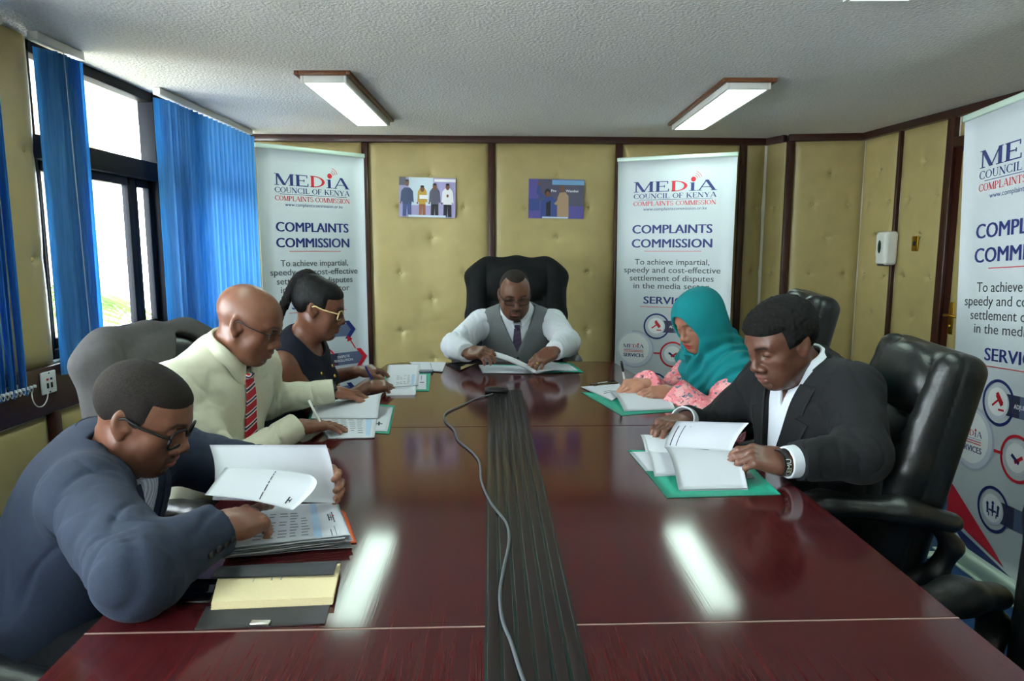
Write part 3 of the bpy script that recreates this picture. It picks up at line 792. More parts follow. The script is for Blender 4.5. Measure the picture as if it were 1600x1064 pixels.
# ------------------------------------------------------------------ lettering
_dg = bpy.context.evaluated_depsgraph_get
def text_shape(body, bold=0.0, res=3):
    """outline of a line of sans text as (verts, faces), cap height about 1, origin at the left of the baseline"""
    cu = bpy.data.curves.new('t', 'FONT'); cu.body = body; cu.size = 1.4; cu.offset = bold; cu.resolution_u = res; cu.fill_mode = 'FRONT'
    o = bpy.data.objects.new('t', cu); COL.objects.link(o)
    me = bpy.data.meshes.new_from_object(o.evaluated_get(_dg()))
    v = np.array([p.co[:] for p in me.vertices]); f = [tuple(p.vertices) for p in me.polygons]
    bpy.data.objects.remove(o); bpy.data.curves.remove(cu); bpy.data.meshes.remove(me)
    return v, f
_caps = {}
def put_text(mb, body, cx, base, cap, width=None, T=None, org=(0, 0, 0), lift=.0015, bold=0.0, align='c', mi=0, maxw=None):
    """T columns: right, up, out"""
    v, f = text_shape(body)
    x0, x1 = v[:, 0].min(), v[:, 0].max(); sx = sy = cap
    if width: sx = width / (x1 - x0)
    elif maxw and (x1 - x0) * sx > maxw: sx = maxw / (x1 - x0)
    x = (v[:, 0] - (x0 + x1) / 2) * sx + cx if align == 'c' else (v[:, 0] - x0) * sx + cx
    for q in ((0,) if not bold else (-1, 0, 1)):          # heavier weight: strokes widened sideways
        p = np.stack([x + q * bold * cap, v[:, 1] * sy + base, np.full(len(v), lift + .00004 * q)], 1)
        mb.add(p @ np.asarray(T).T + np.asarray(org), f, mi)
    return mb

# roman capitals built from thick and thin strokes: l line, a arc, s serif
_th, _tn = .17, .065
ROMAN = {
 'M': (1.12, [('l', .14, 0, .14, 1, _tn), ('l', .16, 1, .56, .02, _th), ('l', .56, .02, .94, 1, _tn), ('l', .96, 0, .96, 1, _th), ('s', .14, 0, .26), ('s', .96, 0, .34), ('s', .11, 1, .22), ('s', 1.0, 1, .22)]),
 'E': (.84, [('l', .2, 0, .2, 1, _th), ('l', .1, .965, .72, .965, .07), ('l', .2, .51, .55, .51, .06), ('l', .1, .035, .76, .035, .07), ('l', .72, 1, .72, .74, .05), ('l', .77, 0, .77, .27, .05), ('l', .55, .4, .55, .62, .05), ('s', .2, 0, .3), ('s', .2, 1, .3)]),
 'D': (.98, [('l', .2, 0, .2, 1, _th), ('a', .28, .5, .56, .465, -90, 90, .07, _th), ('l', .1, .965, .3, .965, .07), ('l', .1, .035, .3, .035, .07), ('s', .2, 0, .28), ('s', .2, 1, .28)]),
 'I': (.44, [('l', .22, 0, .22, 1, _th), ('s', .22, 0, .36), ('s', .22, 1, .36)]),
 'i': (.44, [('l', .22, 0, .22, .78, _th), ('s', .22, 0, .36), ('s', .18, .78, .24)]),
 'A': (1.02, [('l', .12, 0, .5, 1, _tn), ('l', .9, 0, .5, 1, _th), ('l', .26, .33, .74, .33, .06), ('s', .12, 0, .26), ('s', .88, 0, .32)]),
 'C': (.94, [('a', .52, .5, .40, .465, 42, 318, .07, _th), ('l', .85, .70, .85, .98, .05), ('l', .82, .03, .85, .28, .05)]),
 'O': (1.0, [('a', .5, .5, .40, .465, 0, 360, .065, _th)]),
 'U': (.98, [('l', .2, .35, .2, 1, _th), ('l', .8, .35, .8, 1, _tn), ('a', .5, .37, .30, .335, 180, 360, .07, .09), ('s', .2, 1, .3), ('s', .8, 1, .26)]),
 'N': (1.02, [('l', .16, 0, .16, 1, _tn), ('l', .16, 1, .84, .02, _th), ('l', .84, 0, .84, 1, _tn), ('s', .16, 0, .26), ('s', .13, 1, .22), ('s', .84, 1, .26)]),
 'L': (.80, [('l', .2, 0, .2, 1, _th), ('l', .1, .035, .72, .035, .07), ('l', .74, 0, .74, .28, .05), ('s', .2, 0, .28), ('s', .2, 1, .32)]),
 'F': (.78, [('l', .2, 0, .2, 1, _th), ('l', .1, .965, .7, .965, .07), ('l', .2, .5, .54, .5, .06), ('l', .70, 1, .70, .72, .05), ('l', .54, .4, .54, .61, .05), ('s', .2, 0, .32), ('s', .2, 1, .28)]),
 'K': (1.0, [('l', .2, 0, .2, 1, _th), ('l', .26, .42, .78, 1, _tn), ('l', .42, .58, .84, 0, _th), ('s', .2, 0, .3), ('s', .2, 1, .3), ('s', .80, 1, .26), ('s', .86, 0, .26)]),
 'Y': (.98, [('l', .5, 0, .5, .48, _th), ('l', .5, .45, .13, 1, _th), ('l', .5, .45, .85, 1, _tn), ('s', .5, 0, .32), ('s', .14, 1, .28), ('s', .86, 1, .24)]),
 'P': (.84, [('l', .2, 0, .2, 1, _th), ('a', .30, .73, .40, .235, -90, 90, .06, _th), ('l', .1, .965, .34, .965, .07), ('l', .2, .495, .34, .495, .06), ('s', .2, 0, .32), ('s', .2, 1, .26)]),
 'T': (.88, [('l', .44, 0, .44, 1, _th), ('l', .06, .965, .82, .965, .07), ('l', .07, .72, .07, 1, .05), ('l', .81, .72, .81, 1, .05), ('s', .44, 0, .34)]),
 'S': (.74, [('a', .37, .735, .26, .235, 30, 265, .07, .13), ('a', .37, .27, .28, .24, -150, 90, .07, .14), ('l', .62, .72, .62, .97, .05), ('l', .11, .03, .11, .28, .05)]),
}
def roman_glyph(ch):
    w, st = ROMAN[ch]; V_ = []; F_ = []
    def quad(p): n = len(V_); V_.extend(p); F_.append((n, n + 1, n + 2, n + 3))
    for q in st:
        if q[0] == 'l':
            _, x0, y0, x1, y1, t = q; d = nrm(V(x1 - x0, y1 - y0)); nn = V(-d[1], d[0]) * t / 2
            if abs(d[0]) > .08 and abs(d[1]) > .08:      # diagonal: cut flat at top and bottom
                h = t / 2 / abs(d[1]); quad([(x0 - h, y0), (x0 + h, y0), (x1 + h, y1), (x1 - h, y1)][::1 if y1 > y0 else -1])
            else: quad([(x0 - nn[0], y0 - nn[1]), (x1 - nn[0], y1 - nn[1]), (x1 + nn[0], y1 + nn[1]), (x0 + nn[0], y0 + nn[1])])
        elif q[0] == 's':
            _, x, y, l = q; quad([(x - l / 2, y - (0 if y < .5 else .05)), (x + l / 2, y - (0 if y < .5 else .05)), (x + l / 2, y + (.05 if y < .5 else 0)), (x - l / 2, y + (.05 if y < .5 else 0))])
        else:
            _, cx, cy, rx, ry, a0, a1, tn, tk = q; A = np.radians(np.linspace(a0, a1, 17))
            o = [(cx + (rx + (tn + (tk - tn) * abs(cos(a))) / 2) * cos(a), cy + (ry + tn / 2) * sin(a)) for a in A]
            i = [(cx + (rx - (tn + (tk - tn) * abs(cos(a))) / 2) * cos(a), cy + (ry - tn / 2) * sin(a)) for a in A]
            for k in range(16): quad([i[k], o[k], o[k + 1], i[k + 1]])
    return w, np.array(V_, float), F_
def put_roman(mb, s, x0, base, cap, width, T, org, lift=.0015, bold=1.0, mis=None):
    """mis: material index per letter; returns x of each letter's middle"""
    W = sum(.45 if c == ' ' else ROMAN[c][0] for c in s); k = width / W; x = x0; mids = []
    for i, c in enumerate(s):
        if c == ' ': x += .45 * k; mids.append(x); continue
        w, v, f = roman_glyph(c)
        p = np.stack([x + v[:, 0] * k, base + v[:, 1] * cap, np.full(len(v), lift + .00005 * (i % 2))], 1)
        mb.add(p @ np.asarray(T).T + np.asarray(org), f, 0 if mis is None else mis[i]); mids.append(x + w * k / 2); x += w * k
    return mids

# ------------------------------------------------------------------ roll-up banners
M['banner'] = mat('banner_vinyl', (196, 203, 208), .55)
M['navy'] = mat('navy_ink', (30, 40, 112), .5); M['red'] = mat('red_ink', (206, 28, 48), .5); M['grey_ink'] = mat('dark_grey_ink', (62, 66, 70), .5)
M['pale'] = mat('pale_grey_ink', (176, 182, 200), .5); M['mist'] = mat('mist_ink', (205, 210, 222), .5); M['slate'] = mat('slate_ink', (92, 104, 134), .5); M['white_ink'] = mat('white_ink', (236, 238, 240), .5)
M['dusk'] = mat('dusk_ink', (52, 54, 82), .5)
M['rail'] = mat('pale_green_aluminium', (196, 216, 204), .4, metal=.2)
def disc(mb, cx, cz, r0, r1, T, lift, a0=0, a1=360, n=48, mi=0):
    a = np.radians(np.linspace(a0, a1, n + 1)); p = []; f = []
    for t in a: p += [(cx + r0 * cos(t), cz + r0 * sin(t), lift), (cx + r1 * cos(t), cz + r1 * sin(t), lift)]
    for i in range(n): f.append((2 * i, 2 * i + 1, 2 * i + 3, 2 * i + 2))
    return mb.add(np.array(p) @ T.T, f, mi)
def flat(mb, pts, T, lift, mi=0):
    return mb.add(np.array([(x, z, lift) for x, z in pts]) @ T.T, [tuple(range(len(pts)))], mi)
def banner(P0, P1, label, top=2.0, curl=0.0):
    """P0, P1: plan positions of the left and right edges as read from the front"""
    P0 = V(P0[0], P0[1], 0); P1 = V(P1[0], P1[1], 0); W = np.linalg.norm(P1 - P0); u = (P1 - P0) / W; n = nrm(V(u[1], -u[0], 0)); c = (P0 + P1) / 2
    rz = atan2(u[1], u[0]); k = W / .80; b = k
    r = empty('rollup_banner', c, rz, label, 'banner', 'roll-up banners')
    T = np.stack([V(1, 0, 0), V(0, 0, 1), V(0, -1, 0)], 1)     # right, up, out (towards the reader)
    h = W / 2
    P = np.array([[(x * (1 - .012 * min(1, max(0, (1.0 - abs(z - 1.0)) * 1.5)) ), 0, z) for z in np.linspace(.06, top - .02, 24)] for x in np.linspace(-h, h, 9)])
    obj('printed_sheet', MB().grid(P, thick=.0012).mesh('sheet'), M['banner'], r)
    mb = MB(); mb.bbox((0, 0, top - .012), (W + .01, .018, .028), .004); obj('top_rail', mb.mesh('rail'), M['rail'], r)
    mb = MB(); mb.bbox((0, .02, .045), (W + .03, .11, .075), .018); mb.bbox((0, .02, .006), (W + .05, .13, .012), .004); obj('base_cassette', mb.mesh('base'), M['rail'], r)
    mb = MB()
    for s in (-1, 1): mb.bbox((s * (h - .06), .02, .01), (.05, .34, .016), .004)
    obj('foot', mb.mesh('foot'), M['rail'], r)
    mb = MB(); mb.tube([V(0, .035, .07), V(0, .035, top - .02)], .007, 8); obj('support_pole', mb.mesh('pole'), M['chrome'], r)
    t = lambda d: top - d
    def put(name, fn, mats):
        mb = MB(); fn(mb); obj(name, mb.mesh(name), mats, r)
    O = (0, 0, 0); L0 = .0016
    def logo(mb):
        m = put_roman(mb, 'MEDiA', -.285 * k, t(.245), .072, .56 * k, T, O, L0, mis=[0, 0, 1, 0, 0])
        disc(mb, m[3] + .004, t(.166), 0, .017, T, L0 + .0001, mi=1)
        for q, rr in enumerate((.032, .046, .060)): disc(mb, m[3] + .004, t(.170), rr - .0035, rr, T, L0, 18, 72, 12, mi=1)
        put_roman(mb, 'COUNCIL OF KENYA', -.285 * k, t(.291), .034, .56 * k, T, O, L0, mis=[0] * 16)
        flat(mb, [(-.25 * k, t(.301)), (.25 * k, t(.301)), (.25 * k, t(.2985)), (-.25 * k, t(.2985))], T, L0)
        put_roman(mb, 'COMPLAINTS COMMISSION', -.285 * k, t(.341), .031, .56 * k, T, O, L0, mis=[1] * 21)
        put_text(mb, 'www.complaintscommission.or.ke', 0, t(.374), .021, .43 * k, T, O, L0, mi=0)
    put('logo', logo, [M['navy'], M['red']])
    for s_, z_, c_, w_ in (('COMPLAINTS', .535, .062, .54), ('COMMISSION', .635, .062, .545), ('SERVICES', 1.037, .053, .36)):
        put('heading', lambda mb: put_text(mb, s_, -.015 * k, t(z_), c_, w_ * k, T, O, L0, .045), M['navy'])
    def rules(mb):
        for a, b_, z in ((-.2, .19, .662), (-.22, .22, 1.062)): flat(mb, [(a * k, t(z)), (b_ * k, t(z)), (b_ * k, t(z - .0035)), (a * k, t(z - .0035))], T, L0)
    put('underline', rules, M['red'])
    if 1:
        for s_, z_, w_ in (('To achieve impartial,', .757, .51), ('speedy and cost-effective', .814, .66), ('settlement of disputes', .872, .575), ('in the media sector', .928, .52)): put('text_line', lambda mb: put_text(mb, s_, -.01 * k, t(z_), .042, w_ * k, T, O, L0, .012), M['grey_ink'])
    def chart(mb):    # 0 navy 1 red 2 pale 3 mist 4 slate 5 white
        disc(mb, -.25 * k, t(1.375), 0, .135, T, L0, mi=3); disc(mb, -.258 * k, t(1.37), 0, .112, T, L0 + .0004, mi=5)
        disc(mb, -.25 * k, t(1.375), .128, .140, T, L0 + .0002, -120, 100, 24, mi=2)
        flat(mb, [(-.12 * k, t(1.402)), (-.06 * k, t(1.402)), (-.06 * k, t(1.390)), (-.12 * k, t(1.390))], T, L0, 1)
        m = put_roman(mb, 'MEDiA', -.335 * k, t(1.365), .026, .15 * k, T, O, L0 + .0008, mis=[0, 0, 1, 0, 0]); disc(mb, m[3], t(1.337), 0, .006, T, L0 + .0008, mi=1)
        for z in (1.376, 1.386, 1.396): flat(mb, [(-.33 * k, t(z)), (-.19 * k, t(z)), (-.19 * k, t(z - .004)), (-.33 * k, t(z - .004))], T, L0 + .0008, 1 if z > 1.38 else 2)
        put_text(mb, 'SERVICES', -.258 * k, t(1.432), .026, .145 * k, T, O, L0 + .0008, .045, mi=0)
        for cx, z, ring, xe, words_ in ((-.10, 1.20, 0, .27, ('ADJUDICATION',)), (.02, 1.40, 1, .36, ('DISPUTE', 'RESOLUTION')), (-.10, 1.635, 0, .27, ())):
            cx *= k; xe *= k
            flat(mb, [(cx, t(z + .043)), (xe - .05, t(z + .043)), (xe - .005, t(z)), (xe - .05, t(z - .043)), (cx, t(z - .043))], T, L0 + .0002, 4)
            flat(mb, [(xe - .065, t(z + .062)), (xe - .03, t(z + .062)), (xe + .02, t(z)), (xe - .03, t(z - .062)), (xe - .065, t(z - .062)), (xe - .018, t(z))], T, L0 + .0005, ring)
            flat(mb, [(cx, t(z + .043)), (cx + .12 * k, t(z + .043)), (cx + .12 * k, t(z - .043)), (cx, t(z - .043))], T, L0 + .0003, 6)
            disc(mb, cx, t(z), .082, .094, T, L0 + .0004, 25 if ring else 20, 340, 40, mi=ring); disc(mb, cx, t(z), 0, .062, T, L0 + .0005, mi=3); disc(mb, cx - .004, t(z) + .004, 0, .057, T, L0 + .0007, mi=5)
            for q, s in enumerate(words_): put_text(mb, s, cx + .165 * k, t(z + (.008 if len(words_) == 1 else -.006 + .026 * q)), .018, None, T, O, L0 + .0007, .03, mi=5, maxw=.15 * k)
        # gavel
        cx = -.10 * k; z = t(1.195); L = L0 + .001
        def bar(x0, z0, x1, z1, w, mi):
            d = nrm(V(x1 - x0, z1 - z0)); nn = V(-d[1], d[0]) * w / 2; flat(mb, [(x0 - nn[0], z0 - nn[1]), (x1 - nn[0], z1 - nn[1]), (x1 + nn[0], z1 + nn[1]), (x0 + nn[0], z0 + nn[1])], T, L, mi)
        bar(cx - .034, z - .02, cx + .008, z + .012, .009, 1); bar(cx - .006, z + .028, cx + .022, z - .008, .022, 1); bar(cx - .012, z + .026, cx + .002, z + .036, .010, 1); bar(cx + .012, z - .014, cx + .028, z - .004, .010, 1); bar(cx + .002, z - .032, cx + .036, z - .032, .008, 1)
        # handshake-like pair of bars and a meeting of three round a table
        cx = .02 * k; z = t(1.40); bar(cx - .03, z + .012, cx + .012, z - .016, .014, 0); bar(cx + .03, z + .012, cx - .012, z - .016, .014, 1)
        cx = -.10 * k; z = t(1.635)
        for dx in (-.032, 0, .032):
            disc(mb, cx + dx, z + (.016 if dx else .026), 0, .008, T, L, n=12, mi=0); bar(cx + dx, z + (.010 if dx else .018), cx + dx * .9, z - .014, .012, 0)
        bar(cx - .022, z - .006, cx + .022, z - .006, .008, 0); bar(cx, z - .006, cx, z - .028, .006, 0)
        for s in (-1, 1): bar(cx + s * .036, z - .018, cx + s * .022, z - .018, .007, 0); bar(cx + s * .022, z - .018, cx + s * .022, z - .032, .006, 0)
        # red arrow up to the first label
        bar(.285 * k, t(1.335), .235 * k, t(1.262), .008, 1); flat(mb, [(.222 * k, t(1.240)), (.262 * k, t(1.268)), (.218 * k, t(1.285))], T, L, 1)
    put('service_chart', chart, [M['navy'], M['red'], M['pale'], M['mist'], M['slate'], M['white_ink'], M['dusk']])
    def swoosh(mb):
        e = -h * .988
        x = np.linspace(0, 1, 13)
        flat(mb, [(e, t(1.585)), (e, t(1.745)), (-.02 * k, t(1.845)), (-.08 * k, t(1.80))], T, L0, 1)
        top_ = [(e + 2 * h * .988 * q, t(1.765 + .115 * min(1, q * 1.7) - .06 * max(0, q - .6))) for q in x]
        flat(mb, [(e, t(1.765))] + top_[1:] + [(h * .988, t(1.938)), (e + .30, t(1.938))], T, L0 + .0003, 0)
        flat(mb, [(e + .22, t(1.905)), (e + .25, t(1.938)), (e + .29, t(1.938))], T, L0 + .0006, 1)
    put('swoosh', swoosh, [M['navy'], M['red']])
    return r
banner((-1.575, 4.31), (-1.02, 4.82), 'white complaints banner behind the woman in the navy dress', 2.0)
banner((.762, 5.03), (1.52, 4.72), 'white complaints banner behind the woman in the teal headscarf', 2.0)
_b3 = banner((1.955, 2.93), (1.935, 2.13), 'white complaints banner cut by the right edge of the photo', 1.95)
for _k in _b3.children:                      # the pole and sheet stand a little askew on their base
    if not _k.name.startswith(('base', 'foot')): _k.rotation_euler = (0, -radians(3.6), 0)

# ------------------------------------------------------------------ papers, folders and small things on the table
def paper_mat():
    m = bpy.data.materials.new('white_paper'); m.use_nodes = True; t = NT(m); b = t.n['Principled BSDF']
    b.inputs['Base Color'].default_value = lin((216, 219, 228)) + (1,); b.inputs['Roughness'].default_value = .75; b.inputs['Specular IOR Level'].default_value = .25
    tr = t.n.new('ShaderNodeBsdfTranslucent'); tr.inputs['Color'].default_value = (.8, .82, .86, 1)
    ms = t.n.new('ShaderNodeMixShader'); ms.inputs['Fac'].default_value = .15
    t.l.new(b.outputs['BSDF'], ms.inputs[1]); t.l.new(tr.outputs['BSDF'], ms.inputs[2]); t.l.new(ms.outputs['Shader'], t.n['Material Output'].inputs['Surface'])
    return m
M['paper'] = paper_mat()
M['print'] = mat('printed_text', (120, 124, 134), .8); M['print_blue'] = mat('printed_blue_column', (168, 196, 226), .8); M['print_dark'] = mat('printed_dark', (40, 44, 60), .8)
M['green'] = mat('green_card', (22, 158, 132), .55, bump=.1, bscale=300); M['orange'] = mat('orange_card', (240, 96, 30), .55)
M['cover'] = mat('charcoal_cover', (44, 46, 52), .6, bump=.3, bscale=400); M['cream'] = mat('cream_pages', (232, 216, 172), .8, var=.03, vscale=300)
M['glossy_black'] = mat('glossy_black', (10, 14, 20), .06, coat=.3); M['cable'] = mat('grey_cable', (84, 88, 94), .45); M['silver'] = mat('silver', (190, 186, 180), .3, metal=.8)
M['blue_pen'] = mat('blue_pen', (32, 60, 150), .3)
MI = {'g': 0, 'b': 1, 'd': 2, 'r': 3}
class Sheet:
    """a leaf of paper or card: bilinear corners plus a bend f(u, v); marks are printed patches that follow it"""
    def __init__(s, c, f=None): s.c = [V(x) for x in c]; s.f = f
    def __call__(s, U, W):
        U = np.asarray(U, float)[..., None]; W = np.asarray(W, float)[..., None]; c = s.c
        P = c[0] * (1 - U) * (1 - W) + c[1] * U * (1 - W) + c[2] * U * W + c[3] * (1 - U) * W
        return P + s.f(U, W) if s.f else P
    def make(s, name, label=None, cat=None, group=None, m='paper', n=14, thick=.0006, marks=(), leaves=0, gap=.0011, parent=None):
        g = np.linspace(0, 1, n); U, W = np.meshgrid(g, g, indexing='ij'); P = s(U, W)
        o3 = P.reshape(-1, 3).mean(0) * V(1, 1, 0) + V(0, 0, P[..., 2].min())
        flip = np.cross(P[1, 0] - P[0, 0], P[0, 1] - P[0, 0])[2] < 0
        Q = P[:, ::-1] if flip else P
        mb = MB().grid(Q, thick=thick)
        rr = random.Random(len(name) + int(1000 * abs(P[0, 0, 0])))
        for k in range(leaves):                                   # the slightly fanned leaves under the top one
            d = V(rr.uniform(-.006, .006), rr.uniform(-.006, .006), -(k + 1) * gap)
            mb.grid(Q + d, thick=thick)
        o = obj(name, mb.mesh(name, off=o3), M[m], parent, o3 if parent is None else None)
        if label: tag(o, label, cat, group)
        if marks:
            mp = MB()
            for (u0, v0, u1, v1, mi) in marks:
                a = max(2, int(abs(u1 - u0) * n) + 1); b = max(2, int(abs(v1 - v0) * n) + 1)
                A, B = np.meshgrid(np.linspace(u0, u1, a), np.linspace(v0, v1, b), indexing='ij'); R = s(A, B)
                N = np.cross(s(A + .01, B) - s(A - .01, B), s(A, B + .01) - s(A, B - .01)); N /= np.linalg.norm(N, axis=-1)[..., None]
                if flip: N = -N
                mp.grid(R + N * .0005, MI[mi])
                if abs(N[..., 2]).mean() < .75: mp.grid(R - N * (thick + .0005), MI[mi])
            obj('printed_text', mp.mesh('print', off=o3), [M['print'], M['print_blue'], M['print_dark'], M['red']], o)
        return o
def table_print(rows=9, cols=5, u0=.12, u1=.8, v0=.12, v1=.85, col=True, seed=1, swap=False):
    rr = random.Random(seed); q = []
    for i in range(cols):
        for j in range(rows):
            if rr.random() < .15: continue
            ua = u0 + (u1 - u0) * i / cols; w = (u1 - u0) / cols * rr.uniform(.45, .8); va = v0 + (v1 - v0) * j / rows
            q.append((ua, va, ua + w, va + (v1 - v0) / rows * .28, 'g'))
    if col: q.append((u1 + .02, v0 - .04, u1 + .12, v1 + .06, 'b'))
    return q
z1 = TZ + .0016; z2 = TZ + .004
def card(px, label, group='green card folders', cat='folder', m='green', lift=None):
    return Sheet(px, lift).make('card_folder', label, cat, group, m, thick=.0012)
loose = 'loose white sheets on the table'

# second man on the left: folder with a printed table, a turned page and a signed sheet
card([(-0.803, 2.727, 0.752), (-0.453, 2.583, 0.752), (-0.402, 2.177, 0.752), (-0.699, 2.258, 0.752)], 'green card folder in front of the man in the cream shirt')
Sheet([(-0.695, 2.366, 0.756), (-0.479, 2.366, 0.756), (-0.443, 2.124, 0.754), (-0.585, 2.116, 0.754)]).make('paper_sheet', 'sheet with a faint printed table, under the cream shirted man\'s pen hand', 'paper', loose, marks=table_print(7, 4, .25, .80, .08, .85, seed=3), leaves=2)
Sheet([(-0.52, 2.56, 0.757), (-0.457, 2.539, 0.757), (-0.419, 2.203, 0.754), (-0.456, 2.203, 0.754)]).make('paper_sheet', 'signed sheet at the right edge of the cream shirted man\'s green folder', 'paper', loose, marks=[(.15, .72, .6, .75, 'd'), (.25, .66, .4, .8, 'd'), (.1, .55, .14, .8, 'g')], leaves=2)
Sheet([(-0.768, 2.659, 0.76), (-0.487, 2.546, 0.8), (-0.475, 2.354, 0.76), (-0.712, 2.362, 0.758)], lambda u, v: np.concatenate([0 * u, 0 * u, .022 * np.sin(pi * v) * (.4 + u) + .012 * u ** 6 * (1 - v)], -1)).make('paper_sheet', 'turned page curling up between the cream shirted man\'s hands', 'paper', loose, leaves=1)
# the woman in navy: folder, printed sheets, folded bundle and a far stack with a grey clip
card([(-0.626, 3.287, 0.752), (-0.396, 3.279, 0.752), (-0.355, 2.861, 0.752), (-0.557, 2.861, 0.752)], 'green card folder in front of the woman in the navy dress')
Sheet([(-0.447, 3.24, 0.754), (-0.413, 3.24, 0.754), (-0.37, 2.889, 0.754), (-0.408, 2.889, 0.754)]).make('paper_sheet', 'narrow white sheet edge on the right of the navy dressed woman\'s green folder', 'paper', loose, marks=[(.2, .55, .75, .6, 'd'), (.3, .1, .4, .4, 'g')], leaves=1)
Sheet([(-0.636, 3.469, 0.762), (-0.482, 3.501, 0.76), (-0.42, 2.959, 0.757), (-0.543, 2.902, 0.757)]).make('paper_sheet', 'white sheet with a blue printed corner under the navy dressed woman\'s hands', 'paper', loose, marks=table_print(6, 4, .3, .78, .55, .95, seed=5), leaves=4)
Sheet([(-0.53, 2.835, 0.768), (-0.411, 2.87, 0.772), (-0.4, 2.793, 0.754), (-0.517, 2.787, 0.754)], lambda u, v: np.concatenate([0 * u, -.012 * np.sin(pi * v), .006 * np.sin(pi * v)], -1)).make('paper_sheet', 'folded bundle of sheets hanging off the near side of the navy dressed woman\'s folder', 'paper', loose, leaves=4, marks=[(.1, .25, .8, .3, 'g')])
Sheet([(-0.544, 3.6, 0.756), (-0.353, 3.59, 0.756), (-0.344, 3.316, 0.756), (-0.465, 3.37, 0.756)]).make('paper_sheet', 'white stack with a faint ruled mark at the far left corner of the table', 'paper', loose, marks=[(.55, .1, .57, .8, 'g')], leaves=3)
o = MB(); a, b = V((-0.457, 3.31, 0.757)), V((-0.39, 3.31, 0.757)); o.bbox((a + b) / 2, (np.linalg.norm(b - a), .05, .011), .003)
c3 = (a + b) / 2; o = obj('binder_strip', o.mesh('binder', off=c3), mat('slate_plastic', (120, 128, 146), .4), None, c3); tag(o, 'grey binding strip across the navy dressed woman\'s folder', 'binder')
# chairman: open folder, leaves left and right, one leaf held up, dark notebook
card([(-0.128, 3.551, 0.752), (0.12, 3.51, 0.752), (0.106, 3.27, 0.752), (-0.091, 3.296, 0.752)], 'left cover of the open green folder in front of the chairman in the grey waistcoat')
card([(0.121, 3.551, 0.752), (0.317, 3.585, 0.752), (0.353, 3.308, 0.752), (0.112, 3.27, 0.752)], 'right cover of the open green folder in front of the chairman in the grey waistcoat', lift=lambda u, v: np.concatenate([0 * u, 0 * u, .006 * np.sin(pi * u)], -1))
Sheet([(-0.171, 3.499, 0.757), (0.105, 3.459, 0.757), (0.099, 3.266, 0.757), (-0.141, 3.286, 0.755)]).make('paper_sheet', 'white leaf lying on the left of the chairman\'s open folder', 'paper', loose, leaves=3)
Sheet([(0.127, 3.507, 0.759), (0.298, 3.529, 0.757), (0.327, 3.343, 0.756), (0.118, 3.255, 0.759)], lambda u, v: np.concatenate([0 * u, 0 * u, .012 * np.sin(pi * np.minimum(u * 1.3, 1))], -1)).make('paper_sheet', 'white leaf lying on the right of the chairman\'s open folder', 'paper', loose, leaves=4)
Sheet([(-0.128, 3.46, 0.843), (0.121, 3.336, 0.762), (0.111, 3.23, 0.762), (-0.139, 3.4, 0.829)], lambda u, v: np.concatenate([0 * u, 0 * u, .012 * np.sin(pi * u)], -1)).make('paper_sheet', 'leaf lifted by the chairman\'s right hand', 'paper', loose, leaves=1)
mb = MB(); P = [(-0.347, 3.545, 0.756), (-0.273, 3.59, 0.756), (-0.183, 3.569, 0.756), (-0.261, 3.343, 0.756)]
Sheet([P[0], P[1], P[2], P[3]]).make('notebook', 'black notebook at the chairman\'s right elbow', 'notebook', None, 'glossy_black', thick=.010, n=4)
# woman in the headscarf
bow = lambda h, k=0: (lambda u, v: np.concatenate([0 * u, 0 * u, h * np.sin(pi * v) + k * u * u], -1))
card([(0.293, 2.841, 0.752), (0.635, 2.697, 0.752), (0.695, 2.52, 0.752), (0.399, 2.429, 0.752)], 'green card folder in front of the woman in the teal headscarf')
Sheet([(0.422, 2.814, 0.764), (0.638, 2.795, 0.764), (0.614, 2.511, 0.756), (0.423, 2.481, 0.756)], bow(.010)).make('paper_sheet', 'large white leaf turned over on the headscarfed woman\'s green folder', 'paper', loose, leaves=2)
Sheet([(0.302, 2.935, 0.756), (0.479, 2.99, 0.758), (0.466, 2.804, 0.758), (0.397, 2.659, 0.755)]).make('paper_sheet', 'white leaf under the headscarfed woman\'s pen', 'paper', loose, leaves=2, marks=[(.2, .6, .5, .63, 'd'), (.3, .5, .6, .53, 'g')])
Sheet([(0.348, 2.99, 0.758), (0.467, 3.065, 0.758), (0.478, 3.019, 0.758), (0.359, 2.939, 0.758)]).make('phone', 'black phone lying beyond the headscarfed woman\'s papers', 'phone', None, 'glossy_black', thick=.008, n=4)
# man in the charcoal suit
card([(0.349, 1.996, 0.752), (0.669, 1.977, 0.752), (0.663, 1.619, 0.752), (0.378, 1.597, 0.752)], 'green card folder in front of the man in the charcoal suit')
Sheet([(0.356, 1.969, 0.754), (0.458, 1.975, 0.754), (0.464, 1.797, 0.754), (0.369, 1.797, 0.754)]).make('paper_sheet', 'flat white leaf on the left corner of the charcoal suited man\'s folder', 'paper', loose, leaves=2, marks=[(.55, .75, .9, .78, 'g')])
Sheet([(0.409, 2.08, 0.776), (0.489, 2.066, 0.778), (0.464, 1.858, 0.758), (0.399, 1.949, 0.762)], bow(.006)).make('paper_sheet', 'curled leaf standing under the charcoal suited man\'s far hand', 'paper', loose, leaves=1)
Sheet([(0.402, 1.955, 0.762), (0.493, 1.962, 0.764), (0.476, 1.764, 0.756), (0.378, 1.753, 0.756)], bow(.008)).make('paper_sheet', 'bent leaf left of the large page on the charcoal suited man\'s folder', 'paper', loose, leaves=2)
Sheet([(0.598, 1.998, 0.757), (0.675, 1.998, 0.757), (0.636, 1.736, 0.755), (0.537, 1.726, 0.755)]).make('paper_sheet', 'white leaf showing right of the large page on the charcoal suited man\'s folder', 'paper', loose, leaves=3)
